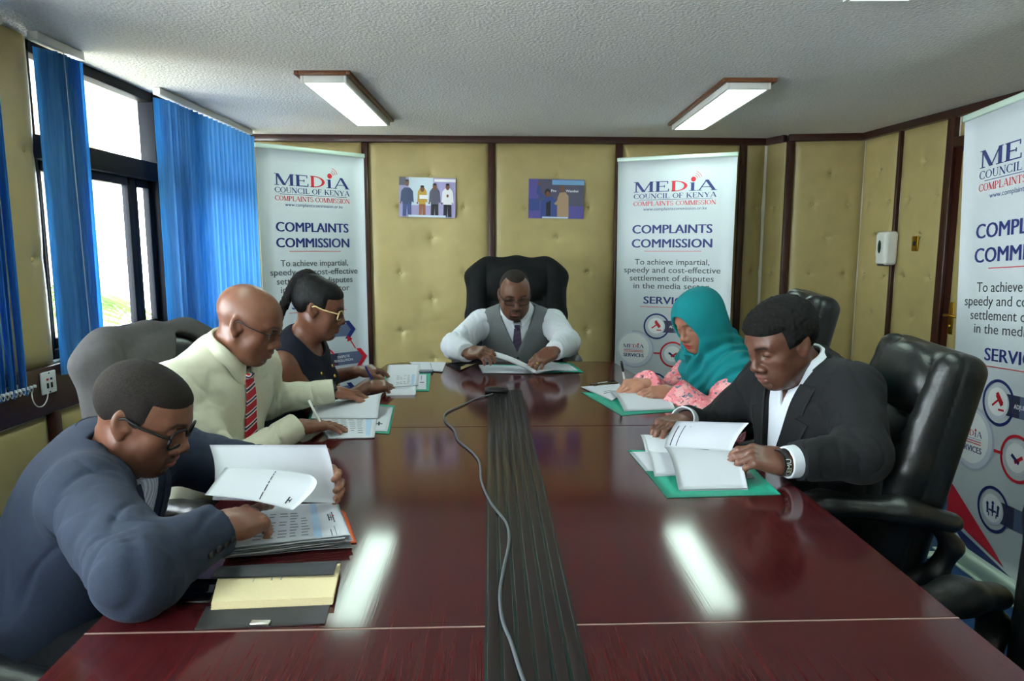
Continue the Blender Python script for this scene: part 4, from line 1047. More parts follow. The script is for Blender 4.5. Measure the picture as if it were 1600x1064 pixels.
Sheet([(0.442, 1.917, 0.785), (0.622, 1.866, 0.785), (0.591, 1.651, 0.756), (0.42, 1.642, 0.756)], lambda u, v: np.concatenate([0 * u, -.012 * np.sin(pi * v), .020 * np.sin(pi * v ** .8)], -1)).make('paper_sheet', 'large blank page bending down at the front of the charcoal suited man\'s folder', 'paper', loose, leaves=2, gap=.0018)
Sheet([(0.478, 1.93, 0.858), (0.676, 1.9, 0.86), (0.618, 1.869, 0.786), (0.44, 1.913, 0.786)], lambda u, v: np.concatenate([0 * u, .012 * np.sin(pi * v), 0 * u], -1)).make('paper_sheet', 'page held upright by the charcoal suited man, with two printed lines', 'paper', loose, leaves=0, marks=[(.07, .2, .085, .95, 'd'), (.16, .18, .172, .95, 'd'), (.24, .2, .25, .24, 'g')])

# near man: thick pile on an orange folder, page held up, curled leaf
card([(-0.423, 1.545, 0.752), (-0.383, 1.505, 0.752), (-0.32, 1.339, 0.752), (-0.385, 1.324, 0.752)], 'orange card folder under the thick paper pile', 'orange folder', m='orange')
pile = [(-0.601, 1.482, 0.776), (-0.402, 1.498, 0.776), (-0.327, 1.315, 0.776), (-0.554, 1.258, 0.776)]
rr = random.Random(5); mb = MB(); pc = sum(V(x) for x in pile) / 4; po = pc * V(1, 1, 0) + V(0, 0, .752)
for k in range(15):
    d = V(rr.uniform(-.007, .007), rr.uniform(-.006, .006), 0); z = .753 + k * .0015
    c = [pc + (V(q) - pc) * 1.0 + d for q in pile]
    for q in c: q[2] = z
    c[3] = c[3] + V(rr.uniform(-.012, .004), rr.uniform(-.008, .006), rr.uniform(0, .003)); c[2] = c[2] + V(rr.uniform(-.02, .004), rr.uniform(-.004, .006), rr.uniform(0, .002))
    g_ = np.linspace(0, 1, 8); U, W = np.meshgrid(g_, g_, indexing='ij'); S_ = Sheet(c, lambda u, v, a=rr.uniform(0, .0012): np.concatenate([0 * u, 0 * u, a * np.sin(7 * u + 3 * a * 1000) * v], -1)); mb.grid(S_(U, W)[:, ::-1], thick=.0009)
o = obj('paper_pile', mb.mesh('pile', off=po), M['paper'], None, po); tag(o, 'thick pile of paper with frayed edges before the man in the blue grey jacket', 'paper')
top = Sheet([(-0.599, 1.478, 0.778), (-0.401, 1.494, 0.778), (-0.328, 1.318, 0.778), (-0.55, 1.255, 0.778)])
mk = table_print(9, 6, .08, .70, .28, .95, False, 7) + [(.70, .02, .77, .98, 'b')]
top.make('printed_sheet', 'printed sheet with emblem and blue column on top of the thick pile', 'paper', None, thick=.0006,
    marks=mk + [(.905, .30, .915, .62, 'd'), (.86, .36, .872, .56, 'd'), (.872, .455, .905, .475, 'd'), (.885, .36, .892, .56, 'd'), (.90, .40, .925, .43, 'r'), (.89, .72, .895, .98, 'd'), (.85, .80, .857, .98, 'd')])
Sheet([(-0.671, 1.47, 0.921), (-0.418, 1.49, 0.915), (-0.394, 1.461, 0.79), (-0.603, 1.32, 0.851)], lambda u, v: np.concatenate([0 * u, .02 * np.sin(pi * v), .0 * u], -1)).make('paper_sheet', 'large blank page held upright by the man in the blue grey jacket', 'paper', loose)
curl = Sheet([(-0.61, 1.405, 0.891), (-0.439, 1.43, 0.866), (-0.435, 1.3, 0.837), (-0.604, 1.29, 0.872)], lambda u, v: np.concatenate([.030 * u ** 5 * np.sin(pi * v), .012 * np.sin(pi * u), 0 * u + .012 * np.sin(pi * v) * u], -1))
curl.make('paper_sheet', 'curled leaf with a slanted printed title in front of the upright page', 'paper', loose, n=22,
    marks=[(.58, .08, .592, .16, 'd'), (.58, .19, .592, .27, 'd'), (.58, .29, .592, .44, 'd'), (.58, .47, .592, .55, 'd'), (.58, .58, .592, .75, 'd'), (.575, .78, .587, .95, 'd'), (.86, .80, .875, .93, 'd'), (.89, .83, .90, .90, 'd'), (.875, .855, .89, .875, 'd')])
# notebook with wrap cover, phone below it
NB = empty('open_notebook', (V((-0.426, 1.127, 0.75)))[:2].tolist() + [.7508], 0, 'open cream paged notebook with charcoal wrap cover and silver clasp', 'notebook'); no = V(NB.location)
Sheet([(-0.517, 1.085, 0.752), (-0.311, 1.104, 0.752), (-0.302, 1.032, 0.752), (-0.505, 1.016, 0.752)]).make('cover_flap', m='cover', thick=.0016, parent=None, n=6).parent = None
fl = bpy.data.objects['cover_flap']
def adopt(o, root):
    o.parent = root; o.location = V(o.location) - V(root.location); return o
adopt(fl, NB)
blk = [(-0.534, 1.174, 0.766), (-0.324, 1.218, 0.766), (-0.305, 1.093, 0.766), (-0.504, 1.076, 0.766)]
mb = MB()
for k in range(9):
    z = .7535 + k * .0014; c = [V(q[0], q[1], z) + V(.0006 * (k % 3), -.0009 * (8 - k) * .4, 0) for q in blk]
    g_ = np.linspace(0, 1, 4); U, W = np.meshgrid(g_, g_, indexing='ij'); mb.grid(Sheet(c)(U, W)[:, ::-1], thick=.0012, smooth=False)
obj('page_block', mb.mesh('pages', off=no), M['cream'], NB)
pg = Sheet([V(q[0], q[1], .7658) for q in blk]); wr = []
rr = random.Random(11)
for u0 in (.30, .45, .53):
    x = .03
    while x < .42:
        l = rr.uniform(.02, .05); wr.append((u0 + rr.uniform(-.006, .006), x, u0 + .008 + rr.uniform(0, .006), x + l, 'd')); x += l + .02
mp = MB()
for (u0, v0, u1, v1, mi) in wr:
    A, B = np.meshgrid([u0, u1], [v0, v1], indexing='ij'); mp.grid(pg(A, B)[:, ::-1] + V(0, 0, .0004))
obj('handwriting', mp.mesh('ink', off=no), M['print'], NB)
adopt(Sheet([(-0.533, 1.185, 0.775), (-0.323, 1.208, 0.775), (-0.322, 1.165, 0.77), (-0.539, 1.155, 0.767)], lambda u, v: np.concatenate([0 * u, 0 * u, .004 * np.sin(pi * v)], -1)).make('cover_lid', m='cover', thick=.0018, n=8), NB)
a, b = V((-0.421, 1.025, 0.754)), V((-0.39, 1.028, 0.754)); mb = MB(); mb.bbox((a + b) / 2 + V(0, .004, 0), (np.linalg.norm(b - a), .012, .004), .001); obj('clasp', mb.mesh('clasp', off=no), M['silver'], NB)
PH = Sheet([(-0.598, 1.166, 0.76), (-0.532, 1.166, 0.76), (-0.515, 1.099, 0.76), (-0.571, 1.093, 0.76)]).make('smartphone', 'glossy dark phone beside the open notebook, under the jacket sleeve', 'phone', None, 'glossy_black', thick=.0085, n=4)

# cable and its connector block
cab = [(-0.08, 2.783, 0.757), (-0.095, 2.762, 0.756), (-0.142, 2.708, 0.754), (-0.184, 2.604, 0.754), (-0.232, 2.497, 0.754), (-0.245, 2.422, 0.754), (-0.23, 2.32, 0.754), (-0.195, 2.222, 0.754), (-0.169, 2.091, 0.754), (-0.117, 1.961, 0.754), (-0.091, 1.86, 0.754), (-0.078, 1.697, 0.754), (-0.048, 1.548, 0.754), (-0.014, 1.438, 0.755), (-0.006, 1.343, 0.756), (-0.015, 1.22, 0.756), (-0.021, 1.128, 0.756), (-0.016, 1.039, 0.756), (-0.001, 0.97, 0.756), (0.015, 0.884, 0.756), (0.033, 0.818, 0.756), (0.039, 0.759, 0.756), (0.032, 0.68, 0.756)]
def spline(pts, n=8):
    pts = np.array(pts, float); q = np.concatenate([[2 * pts[0] - pts[1]], pts, [2 * pts[-1] - pts[-2]]]); o = []
    for i in range(len(pts) - 1):
        p0, p1, p2, p3 = q[i:i + 4]
        for t in np.linspace(0, 1, n, endpoint=False): o.append(.5 * (2 * p1 + (p2 - p0) * t + (2 * p0 - 5 * p1 + 4 * p2 - p3) * t * t + (3 * p1 - p0 - 3 * p2 + p3) * t ** 3))
    return np.array(o + [pts[-1]])
co_ = V(cab[4]) * V(1, 1, 0) + V(0, 0, .7517); mb = MB(); mb.tube(spline(cab), .0031, 8)
o = obj('cable', mb.mesh('cable', off=co_), M['cable'], None, co_); tag(o, 'thin grey cable winding along the table beside the dark centre strip', 'cable')
kc = V((-0.065, 2.838, 0.754)); mb = MB(); mb.bbox(kc + V(0, 0, .007), (.10, .055, .014), .004); mb.bbox(kc + V(.0, .004, .0155), (.07, .035, .005), .002)
o = obj('connector_block', mb.mesh('connector', off=kc), M['black'], None, kc); tag(o, 'small black connector block at the far end of the cable', 'connector')

# ------------------------------------------------------------------ things on the walls
def on_wall(c, n):
    n = nrm(V(n)); return np.stack([np.cross(V(0, 0, 1), n), V(0, 0, 1), n], 1)
PIC = {}
for k, c in dict(lilac=(168, 160, 206), pale=(206, 222, 236), blue=(60, 78, 140), dark=(30, 30, 40), skin=(120, 76, 56), white=(232, 232, 236), mustard=(196, 156, 60), denim=(52, 70, 112), tan=(176, 146, 116), violet=(92, 84, 160), grey=(84, 82, 104), sky=(120, 170, 214), rust=(150, 90, 60)).items(): PIC[k] = mat('photo_' + k, c, .3)
def wall_photo(x, z, w, h, paint, label, rot=0):
    T = on_wall(0, nb); c = bp(x, .040) + V(0, 0, z)
    r = empty('wall_photo', c, 0, label, 'photo', 'photo prints on the padded wall')
    a = radians(rot); Rr = T @ np.array([[cos(a), -sin(a), 0], [sin(a), cos(a), 0], [0, 0, 1]])
    obj('board', MB().bbox((0, 0, 0), (w, h, .010), .001, Rr).mesh('board'), PIC['dark'], r)
    mb = MB(); names = []; L = [.0055]
    def mi(k):
        if k not in names: names.append(k)
        return names.index(k)
    def pl(pts, k): L[0] += .00012; mb.add(np.array([((x - .5) * w, (y - .5) * h, L[0]) for x, y in pts]) @ Rr.T, [tuple(range(len(pts)))], mi(k))
    def el(cx, cy, rx, ry, k): pl([(cx + rx * cos(t), cy + ry * sin(t)) for t in np.linspace(0, 2 * pi, 15)[:-1]], k)
    paint(pl, el)
    obj('print', mb.mesh('print'), [PIC[k] for k in names], r)
    return r, Rr, c
def four(pl, el):
    pl([(0, 0), (1, 0), (1, 1), (0, 1)], 'lilac'); pl([(.17, .3), (.62, .3), (.60, 1), (.17, 1)], 'pale'); pl([(.62, .9), (1, .9), (1, .97), (.62, .97)], 'white'); pl([(0, .8), (.12, .8), (.12, 1), (0, 1)], 'grey')
    for cx, top_, wd, coat, legs in ((.14, .92, .10, 'denim', 'blue'), (.41, .78, .075, 'mustard', 'rust'), (.63, .84, .085, 'grey', 'dark'), (.86, .84, .09, 'white', 'dark')):
        pl([(cx - wd * .8, .02), (cx - wd * .12, .02), (cx, .32), (cx + wd * .12, .02), (cx + wd * .8, .02), (cx + wd * .75, .42), (cx - wd * .75, .42)], legs)
        pl([(cx - wd * .8, .33), (cx + wd * .8, .33), (cx + wd * 1.0, .66), (cx + wd * .5, .74), (cx - wd * .5, .74), (cx - wd * 1.0, .66)], coat)
        pl([(cx - wd * 1.05, .64), (cx - wd * .75, .66), (cx - wd * .8, .40), (cx - wd * 1.2, .36)], coat); pl([(cx + wd * 1.05, .64), (cx + wd * .75, .66), (cx + wd * .8, .40), (cx + wd * 1.2, .36)], coat)
        el(cx, top_ - .06, .036, .085, 'skin'); el(cx, top_ - .005, .034, .03, 'dark'); el(cx - wd * 1.15, .36, .014, .025, 'skin')
    pl([(.36, .46), (.52, .46), (.52, .56), (.36, .56)], 'white'); el(.86, .55, .02, .04, 'skin'); pl([(.16, .005), (.83, .005), (.83, .055), (.16, .055)], 'pale')
wall_photo(-.645, 1.742, .425, .296, four, 'photo print of four people standing, left of the middle trim', -1.2)
def two(pl, el):
    pl([(0, 0), (1, 0), (1, 1), (0, 1)], 'violet'); pl([(.18, .45), (.45, .45), (.45, 1), (.18, 1)], 'grey'); pl([(.42, .32), (1, .32), (1, .86), (.42, .86)], 'grey'); pl([(.42, .86), (1, .86), (1, .98), (.42, .98)], 'sky'); pl([(0, .2), (.2, .2), (.2, .5), (0, .5)], 'blue')
    pl([(.22, .02), (.52, .02), (.50, .48), (.42, .56), (.30, .54), (.22, .44)], 'blue'); pl([(.32, .06), (.40, .06), (.40, .46), (.32, .4)], 'dark'); pl([(.30, .54), (.24, .5), (.14, .64), (.16, .86), (.20, .86), (.21, .68)], 'blue'); el(.185, .88, .02, .06, 'skin')
    el(.34, .66, .05, .10, 'dark'); el(.345, .62, .036, .075, 'skin')
    pl([(.52, .05), (.73, .05), (.72, .58), (.66, .68), (.56, .66), (.52, .52)], 'tan'); pl([(.54, .5), (.46, .38), (.50, .34), (.58, .42)], 'tan'); el(.605, .76, .042, .09, 'skin'); pl([(.25, .005), (.72, .005), (.72, .045), (.25, .045)], 'pale')
r, Rr, c = wall_photo(.337, 1.735, .425, .296, two, 'photo print of two people with one arm raised, right of the middle trim', -.8)
mb = MB()
put_text(mb, 'Pro', -.040, .052, .020, None, Rr, (0, 0, 0), .0085, .05, 'l'); put_text(mb, 'Wambui', .072, .052, .020, None, Rr, (0, 0, 0), .0085, .05, 'l', maxw=.12)
obj('lettering', mb.mesh('lettering'), PIC['white'], r)

# soap dispenser, brass plate, sockets
T = on_wall(0, nr); yd = 4.78; c = rp(yd, .034) + V(0, 0, 1.36)
r = empty('soap_dispenser', c, 0, 'white soap dispenser with dark oval window on the right wall', 'dispenser')
S = Solid(); S.box(V(0, 0, .045), (.058, .115, .047), None, .022, .01); S.box(V(0, .02, .082), (.045, .07, .012), None, .01, .02)
v, f = S.mesh(.004, (-.09, -.15, -.02), (.09, .15, .12)); obj('housing', raw_mesh('housing', v @ T.T, f), M['white'], r)
mb = MB(); Re = T @ np.array([[1, 0, 0], [0, 1, 0], [0, 0, 1.]])
a = np.linspace(0, 2 * pi, 25)[:-1]; mb.add(np.array([(.018 * cos(t), .01 + .045 * sin(t), .1015) for t in a] + [(.015 * cos(t), .01 + .040 * sin(t), .103) for t in a]) @ T.T, [(i, (i + 1) % 24, 24 + (i + 1) % 24, 24 + i) for i in range(24)] + [tuple(range(24, 48))], 0, True)
sd = MB(); sd.bbox(T @ V(-.0, -.108, .062), (.07, .03, .05), .006, T); obj('level_window', mb.mesh('window'), mat('dark_green_window', (16, 52, 40), .2), r); obj('push_bar', sd.mesh('bar'), M['grey_plastic'], r)
yb = 4.565; c = rp(yb, .034) + V(0, 0, 1.39); mb = MB(); mb.bbox((0, 0, 0), (.058, .098, .008), .003, T)
r = obj('switch_plate', mb.mesh('plate'), M['brass'], None, c); tag(r, 'brass plate with a round dark button on the right wall', 'switch')
mb = MB(); mb.lathe([(.014, .004), (.013, .009), (.006, .012), (.0005, .0122)], (0, 0, 0), 16, T); obj('button', mb.mesh('button'), M['black'], r)
T = on_wall(0, nl)
def socket(y, z, m, label, dark=True):
    c = lp(y, .036) + V(0, 0, z); o = obj('socket_plate', MB().bbox((0, 0, .004), (.088, .092, .010), .004, T).mesh('plate') if 0 else (lambda q: q.mesh('plate'))(MB().bbox(T @ V(0, 0, .004), (.088, .092, .010), .004, T)), m, None, c); tag(o, label, 'socket')
    mb = MB()
    for sx in (-1, 1): mb.bbox(T @ V(sx * .012, -.012, .0095), (.012, .022, .002), .0006, T); mb.bbox(T @ V(sx * .012, .014, .0095), (.012, .009, .002), .0006, T, 1 if sx < 0 else 2)
    for sy in (-1, 1): mb.lathe([(.004, .009), (.003, .0105), (.0004, .0106)], T @ V(0, sy * .039, 0), 10, T)
    obj('jack', mb.mesh('jack'), [M['black'], M['red'], M['navy']], o)
    return o
socket(2.765, .808, M['white'], 'white data socket plate on the dark sill board beside the padded pier')
socket(3.045, .775, mat('old_brass', (150, 126, 60), .4, metal=.6), 'dull brass socket plate on the sill board under the narrow blind')

# pens
def pen(a, b, label, m, cap=None, r=.0042):
    a = V(a); b = V(b); mb = MB(); d = nrm(b - a); mb.tube([a, a + d * .012, a + d * .02, b - d * .004, b], [.0008, r * .6, r, r, r * .8], 10)
    o = obj('pen', mb.mesh('pen', off=a), m, None, a); tag(o, label, 'pen', 'pens in hand')
    if cap is not None:
        mb = MB(); mb.tube([b - d * .05, b + d * .002], r * 1.12, 10); obj('pen_cap', mb.mesh('cap', off=a), cap, o)
    return o

# ------------------------------------------------------------------ human figures (implicit surfaces)
class Head:
    """local axes: x right (of the person), y forward (face), z up; origin mid-skull between the ears"""
    def __init__(s, c, fwd, up, scale=1.0, jaw=1.0, full=1.0, nose=1.0, lips=1.0, brow=1.0):
        s.c = V(c); s.R = frame(fwd, up); s.k = scale
        s.jaw, s.full, s.nose, s.lips, s.brow = jaw, full, nose, lips, brow
    def w(s, *p): return s.c + s.R @ (V(*p) * s.k)
    def local(s, P): return ((P - s.c) @ s.R) / s.k
    def skull(s, S, grow=0.0):
        k = s.k
        S.ell(s.w(0, -.016, .036), (V(.0755, .097, .084) + grow) * k, s.R, k=.02)
        S.ell(s.w(0, .035, .022), (V(.064, .057, .07) + grow) * k, s.R, k=.04 * k)
    def build(s, S, neck_to=None, neck_r=.056):
        k = s.k; R = s.R; E = lambda c, r, kk, op='u', RR=None: S.ell(s.w(*c), V(r) * k, R if RR is None else RR, kk * k, op)
        C = lambda a, b, ra, rb, kk, op='u': S.cone(s.w(*a), s.w(*b), ra * k, rb * k, kk * k, op)
        s.skull(S)
        j = s.jaw; f = s.full
        E((0, .034, -.034), (.059 * f, .056, .066), .035)
        E((0, .038, -.074), (.047 * j, .05, .036), .03)
        for x in (-1, 1):
            C((x * .05 * j, -.004, -.055), (x * .022 * j, .066, -.094), .019, .018, .03)
            E((x * .044, .061, -.022), (.022 * f, .019, .017), .022)
            E((x * .04 * f, .05, -.056), (.021 * f, .026, .026), .025)
        E((0, .076, -.099), (.021 * j, .016, .016), .022)
        for x in (-1, 1):
            C((x * .012, .089, .026), (x * .047, .072, .028), .010 * s.brow, .009 * s.brow, .018)
            E((x * .033, .098, .007), (.021, .017, .0125), .018, 's')
            E((x * .0325, .0755, .006), (.0152, .0150, .0142), .006)
            C((x * .046, .0765, .017), (x * .02, .086, .0165), .0016, .0016, .005, 's')
            E((x * .0325, .0925, -.0012), (.0118, .012, .0022), .003, 's')
        n = s.nose
        C((0, .088, .022), (0, .108, -.022), .0078, .0098, .014)
        E((0, .1105, -.0295), (.0135 * n, .0125, .0115), .009)
        for x in (-1, 1):
            E((x * .0155 * n, .1005, -.0345), (.0105 * n, .012, .0092), .007)
            E((x * .0085 * n, .1045, -.0435), (.0045, .006, .0035), .003, 's')
        E((0, .081, -.063), (.034, .022, .03), .022)
        l = s.lips
        for x in (-1, 1):
            E((x * .0095, .0990, -.0605), (.0165, .0090, .0072 * l), .006)
        E((0, .0980, -.0740), (.0195, .0098, .0084 * l), .006)
        E((0, .109, -.0668), (.0255, .016, .0011), .0035, 's')
        C((0, .1005, -.0435), (0, .1015, -.054), .0022, .0022, .005, 's')
        E((0, .096, -.0865), (.02, .008, .004), .010, 's')
        for x in (-1, 1):
            Re = R @ np.array([[1, 0, 0], [0, cos(.3), -sin(.3)], [0, sin(.3), cos(.3)]])
            a = x * .42; Re = Re @ np.array([[cos(a), -sin(a), 0], [sin(a), cos(a), 0], [0, 0, 1]])
            E((x * .0775, -.010, -.004), (.0085, .0185, .031), .008, 'u', Re)
            E((x * .0855, -.006, .003), (.0055, .0105, .0185), .004, 's', Re)
            E((x * .0735, .008, -.010), (.0055, .006, .0075), .005, 'u', Re)
            E((x * .0765, -.002, -.031), (.0058, .0085, .0085), .006, 'u', Re)
        if neck_to is not None:
            S.cone(s.w(0, -.022, -.05), neck_to, neck_r * k, neck_r * 1.06, .03)
            S.cone(s.w(0, .02, -.085), V(neck_to) + R @ V(0, .03, 0), neck_r * .72 * k, neck_r * .7, .035)
    def color(s, P, skin, lip, hair, beard=0.0, brows=1.0, goatee=0.0, scalp=None):
        """true colours of skin, lips, brows and stubble; P world points"""
        q = s.local(P); x, y, z = np.abs(q[:, 0]), q[:, 1], q[:, 2]
        c = np.tile(lin(skin), (len(P), 1))
        mix = lambda w, col: c * (1 - w[:, None]) + np.asarray(lin(col)) * w[:, None]
        ss = lambda e0, e1, t: np.clip((t - e0) / (e1 - e0), 0, 1) ** 2 * (3 - 2 * np.clip((t - e0) / (e1 - e0), 0, 1))
        nz = .5 + .5 * vnoise(q * 260)
        d = np.sqrt((x / .026) ** 2 + ((z + .067) / (.0125 * s.lips)) ** 2)
        c = mix((1 - ss(.8, 1.05, d)) * (y > .08), lip)
        if brows:
            by = .0265 + .004 * np.sin((x - .012) * 60) - np.maximum(x - .043, 0) * .45
            w = (1 - ss(.0025, .0052, np.abs(z - by))) * ss(.010, .016, x) * (1 - ss(.046, .055, x)) * (y > .03)
            c = mix(w * brows * (.7 + .3 * nz), hair)
        w = (1 - ss(.0008, .0022, np.abs(z + .001 - (.0035 - (x - .0325) ** 2 * 14)))) * (1 - ss(.0105, .014, np.abs(x - .0325))) * (y > .07)
        c = mix(w * .75, (22, 14, 12))
        if beard:
            w = ss(-.022, -.062, z + .55 * np.maximum(y - .03, 0) * 0) * ss(-.012, .008, y) * (1 - ss(.75, 1.1, np.sqrt((x / .031) ** 2 + ((z + .062) / .02) ** 2)) * 0)
            w *= ss(1.0, 1.35, d)
            c = mix(w * beard * (.65 + .35 * nz), hair)
        if goatee:
            a = (1 - ss(.7, 1.05, np.sqrt((x / .030) ** 2 + ((z + .052) / .0072) ** 2))) * (y > .08)
            b = (1 - ss(.75, 1.1, np.sqrt((x / .024) ** 2 + ((z + .101) / .017) ** 2))) * (y > .05)
            e = (1 - ss(.6, 1.1, np.abs(x - .029) / .006)) * (z < -.052) * (z > -.1) * (y > .06)
            w = np.maximum(np.maximum(a, b), e * .8) * ss(.95, 1.15, d)
            c = mix(np.clip(w, 0, 1) * goatee * (.75 + .25 * nz), hair)
        if scalp is not None:
            w = scalp(q) ; c = mix(w * (.8 + .2 * nz), hair)
        return c
    def eyes(s, parent, base, look=(0, .9, -.45)):
        for x in (-1, 1):
            c = s.w(x * .0325, .0755, .006); r = .0119 * s.k
            a = np.linspace(0, pi, 15)
            R = frame(s.R @ V(look), s.R @ V(0, 0, 1)); Rz = np.stack([R[:, 0], R[:, 2], R[:, 1]], 1) * V(1, 1, 1)
            mb = MB(); mb.lathe([(max(r * sin(t), 1e-5), r * cos(t)) for t in a], n=20)
            me = mb.mesh('eye', True)
            v = np.array([p.co[:] for p in me.vertices])
            cs = v[:, 2] / r
            col = np.where((cs > .93)[:, None], (.004, .003, .003), np.where((cs > .80)[:, None], (.03, .014, .008), (.62, .56, .52)))
            at = me.attributes.new('Col', 'FLOAT_COLOR', 'POINT'); cc = np.ones((len(v), 4), np.float32); cc[:, :3] = col
            at.data.foreach_set('color', cc.ravel())
            w = v @ Rz.T + c - base
            me.vertices.foreach_set('co', w.astype(np.float32).ravel()); me.update()
            obj('eye', me, M['eye'], parent)
    def hair_cap(s, h, line, thick=.007, amp=.0015, freq=160, extra=None, taper=.020):
        """short hair: skull grown by thick and cut to the hairline: line(q local) > 0 keeps"""
        S = Solid(); s.skull(S, 0)
        if extra is not None: extra(S)
        def grow(P):                                   # thins out towards the hairline
            q = s.local(P); e = np.clip((line(q) + .002) / taper, 0, 1)
            return .001 - (thick + .001) * e ** .6 + amp * vnoise(q * freq) * (.3 + .7 * e)
        S.fn(grow, 'd', 0, thick + amp)
        S.fn(lambda P: line(s.local(P)) * s.k + .002, 's', .003)
        lo = s.c - .19 * s.k; hi = s.c + .19 * s.k
        return S.mesh(h, lo, hi)

def glasses(hd, parent, base, m_frame, m_lens, w=.029, hgt=.0195, r=.0019, drop=0.0, rim='full', arm_r=.0016, fwd=.104):
    """spectacles: two rims, bridge, two temples, lenses - children of an Empty-less mesh"""
    mb = MB(); ml = MB()
    k = hd.k
    for x in (-1, 1):
        t = np.linspace(0, 2 * pi, 33)[:-1]
        ex = np.sign(np.cos(t)) * np.abs(np.cos(t)) ** .55 * w; ez = np.sign(np.sin(t)) * np.abs(np.sin(t)) ** .6 * hgt
        pts = np.array([hd.w(x * .0335 + a, fwd - abs(x * .0335 + a) * .16 - .002, .004 + drop + b) for a, b in zip(ex, ez)])
        if rim == 'full': mb.tube(pts, r * k, 8, closed=True)
        else:
            mb.tube(pts, r * .35 * k, 6, closed=True); mb.tube(pts[1:16], r * k, 8)
        ml.add(np.concatenate([[pts.mean(0)], pts]), [(0, i + 1, (i + 1) % 32 + 1) for i in range(32)], 0, True)
        mb.tube([hd.w(x * (.0335 + w), fwd - .012, .010 + drop), hd.w(x * .072, .075, .011 + drop * .8), hd.w(x * .0805, .03, .010 + drop * .5), hd.w(x * .082, -.004, .014), hd.w(x * .081, -.02, .004)], arm_r * k, 8)
    mb.tube([hd.w(-.0065, fwd, .009 + drop), hd.w(0, fwd + .004, .012 + drop), hd.w(.0065, fwd, .009 + drop)], r * k, 8)
    g = obj('eyeglasses', mb.mesh('eyeglasses', True, base), m_frame, parent)
    obj('lens', ml.mesh('lens', True, base), m_lens, g)
    return g

class Hand:
    """wrist at origin; local x toward the thumb, y along the fingers, z out of the back of the hand"""
    def __init__(s, wrist, fwd, back, right=True, scale=1.0, curl=(.25, .3, .35, .4), spread=.06, thumb=(.55, .25, .25), tip=None):
        s.o = V(wrist); R = frame(fwd, back)          # columns right, fwd, back
        s.R = R.copy()
        if right: s.R[:, 0] = -R[:, 0]                # palm down, right hand: thumb on the left
        s.k = scale; s.curl = curl; s.spread = spread; s.th = thumb; s.tips = []
    def w(s, *p): return s.o + s.R @ (V(*p) * s.k)
    def build(s, S, grow=0.0):
        k = s.k
        S.cone(s.w(0, -.012, 0), s.w(0, .02, 0), .027 * k, .029 * k, .012, sq=(s.R[:, 2], 1.45))
        S.box(s.w(-.001, .052, 0), V(.0385, .040, .0135) * k, s.R, .012 * k, .018 * k)
        S.ell(s.w(.022, .032, -.008), V(.018, .028, .013) * k, s.R, .015 * k)
        S.ell(s.w(-.024, .036, -.007), V(.014, .03, .011) * k, s.R, .012 * k)
        xs = (.0285, .0095, -.0095, -.0275); L = (.074, .083, .077, .060); r0 = (.0088, .0090, .0086, .0077)
        y0 = (.086, .090, .087, .079)
        s.tips = []
        for i in range(4):
            a = s.spread * (1.5 - i) if not isinstance(s.spread, (list, tuple)) else s.spread[i]
            c = s.curl[i]; c = c if isinstance(c, (list, tuple)) else (c, c * 1.25, c * .8)
            p = V(xs[i], y0[i], 0); ang = 0; pts = [p]
            for j, fr in enumerate((.46, .30, .24)):
                ang += c[j]; d = V(sin(a) * cos(ang), cos(a) * cos(ang), -sin(ang)); p = p + d * L[i] * fr; pts.append(p)
            W = [s.w(*q) for q in pts]; r = r0[i] * k
            S.ell(W[0] + s.R @ V(0, -.002, .002) * k, V(.0098, .012, .0105) * k, s.R, .008 * k)
            S.cone(W[0], W[1], r * 1.02, r * .96, .006 * k); S.cone(W[1], W[2], r * .97, r * .9, .003 * k); S.cone(W[2], W[3], r * .9, r * .78, .003 * k)
            S.ell(W[1], V(r * 1.06, r * 1.1, r * 1.06), s.R, .003 * k)
            s.tips.append(W[3])
        o, b1, b2 = s.th
        p0 = V(.021, .022, -.006); d = V(sin(o), cos(o) * .9, -.35 * sin(max(b1, .2))); d = nrm(d)
        p1 = p0 + d * .040
        def bend(d, b): # bend toward the palm centre / fingers
            t = nrm(V(-.45, .55, -.55)); t = nrm(t - d * (t @ d)); return nrm(d * cos(b) + t * sin(b))
        d1 = bend(d, b1); p2 = p1 + d1 * .034; d2 = bend(d1, b2); p3 = p2 + d2 * .027
        W = [s.w(*q) for q in (p0, p1, p2, p3)]
        S.cone(W[0], W[1], .0165 * k, .0115 * k, .014 * k); S.cone(W[1], W[2], .0108 * k, .0100 * k, .004 * k); S.cone(W[2], W[3], .0102 * k, .0082 * k, .004 * k)
        s.tips.append(W[3]); s.fing = W
    def nails(s): pass

def ik(a, c, l1, l2, pole):
    a = V(a); c = V(c); d = c - a; L = np.linalg.norm(d); u = d / L; L = min(L, (l1 + l2) * .999)
    x = (l1 * l1 - l2 * l2 + L * L) / (2 * L); h = sqrt(max(l1 * l1 - x * x, 0))
    p = V(pole) - a; p = nrm(p - u * (p @ u))
    return a + u * x + p * h

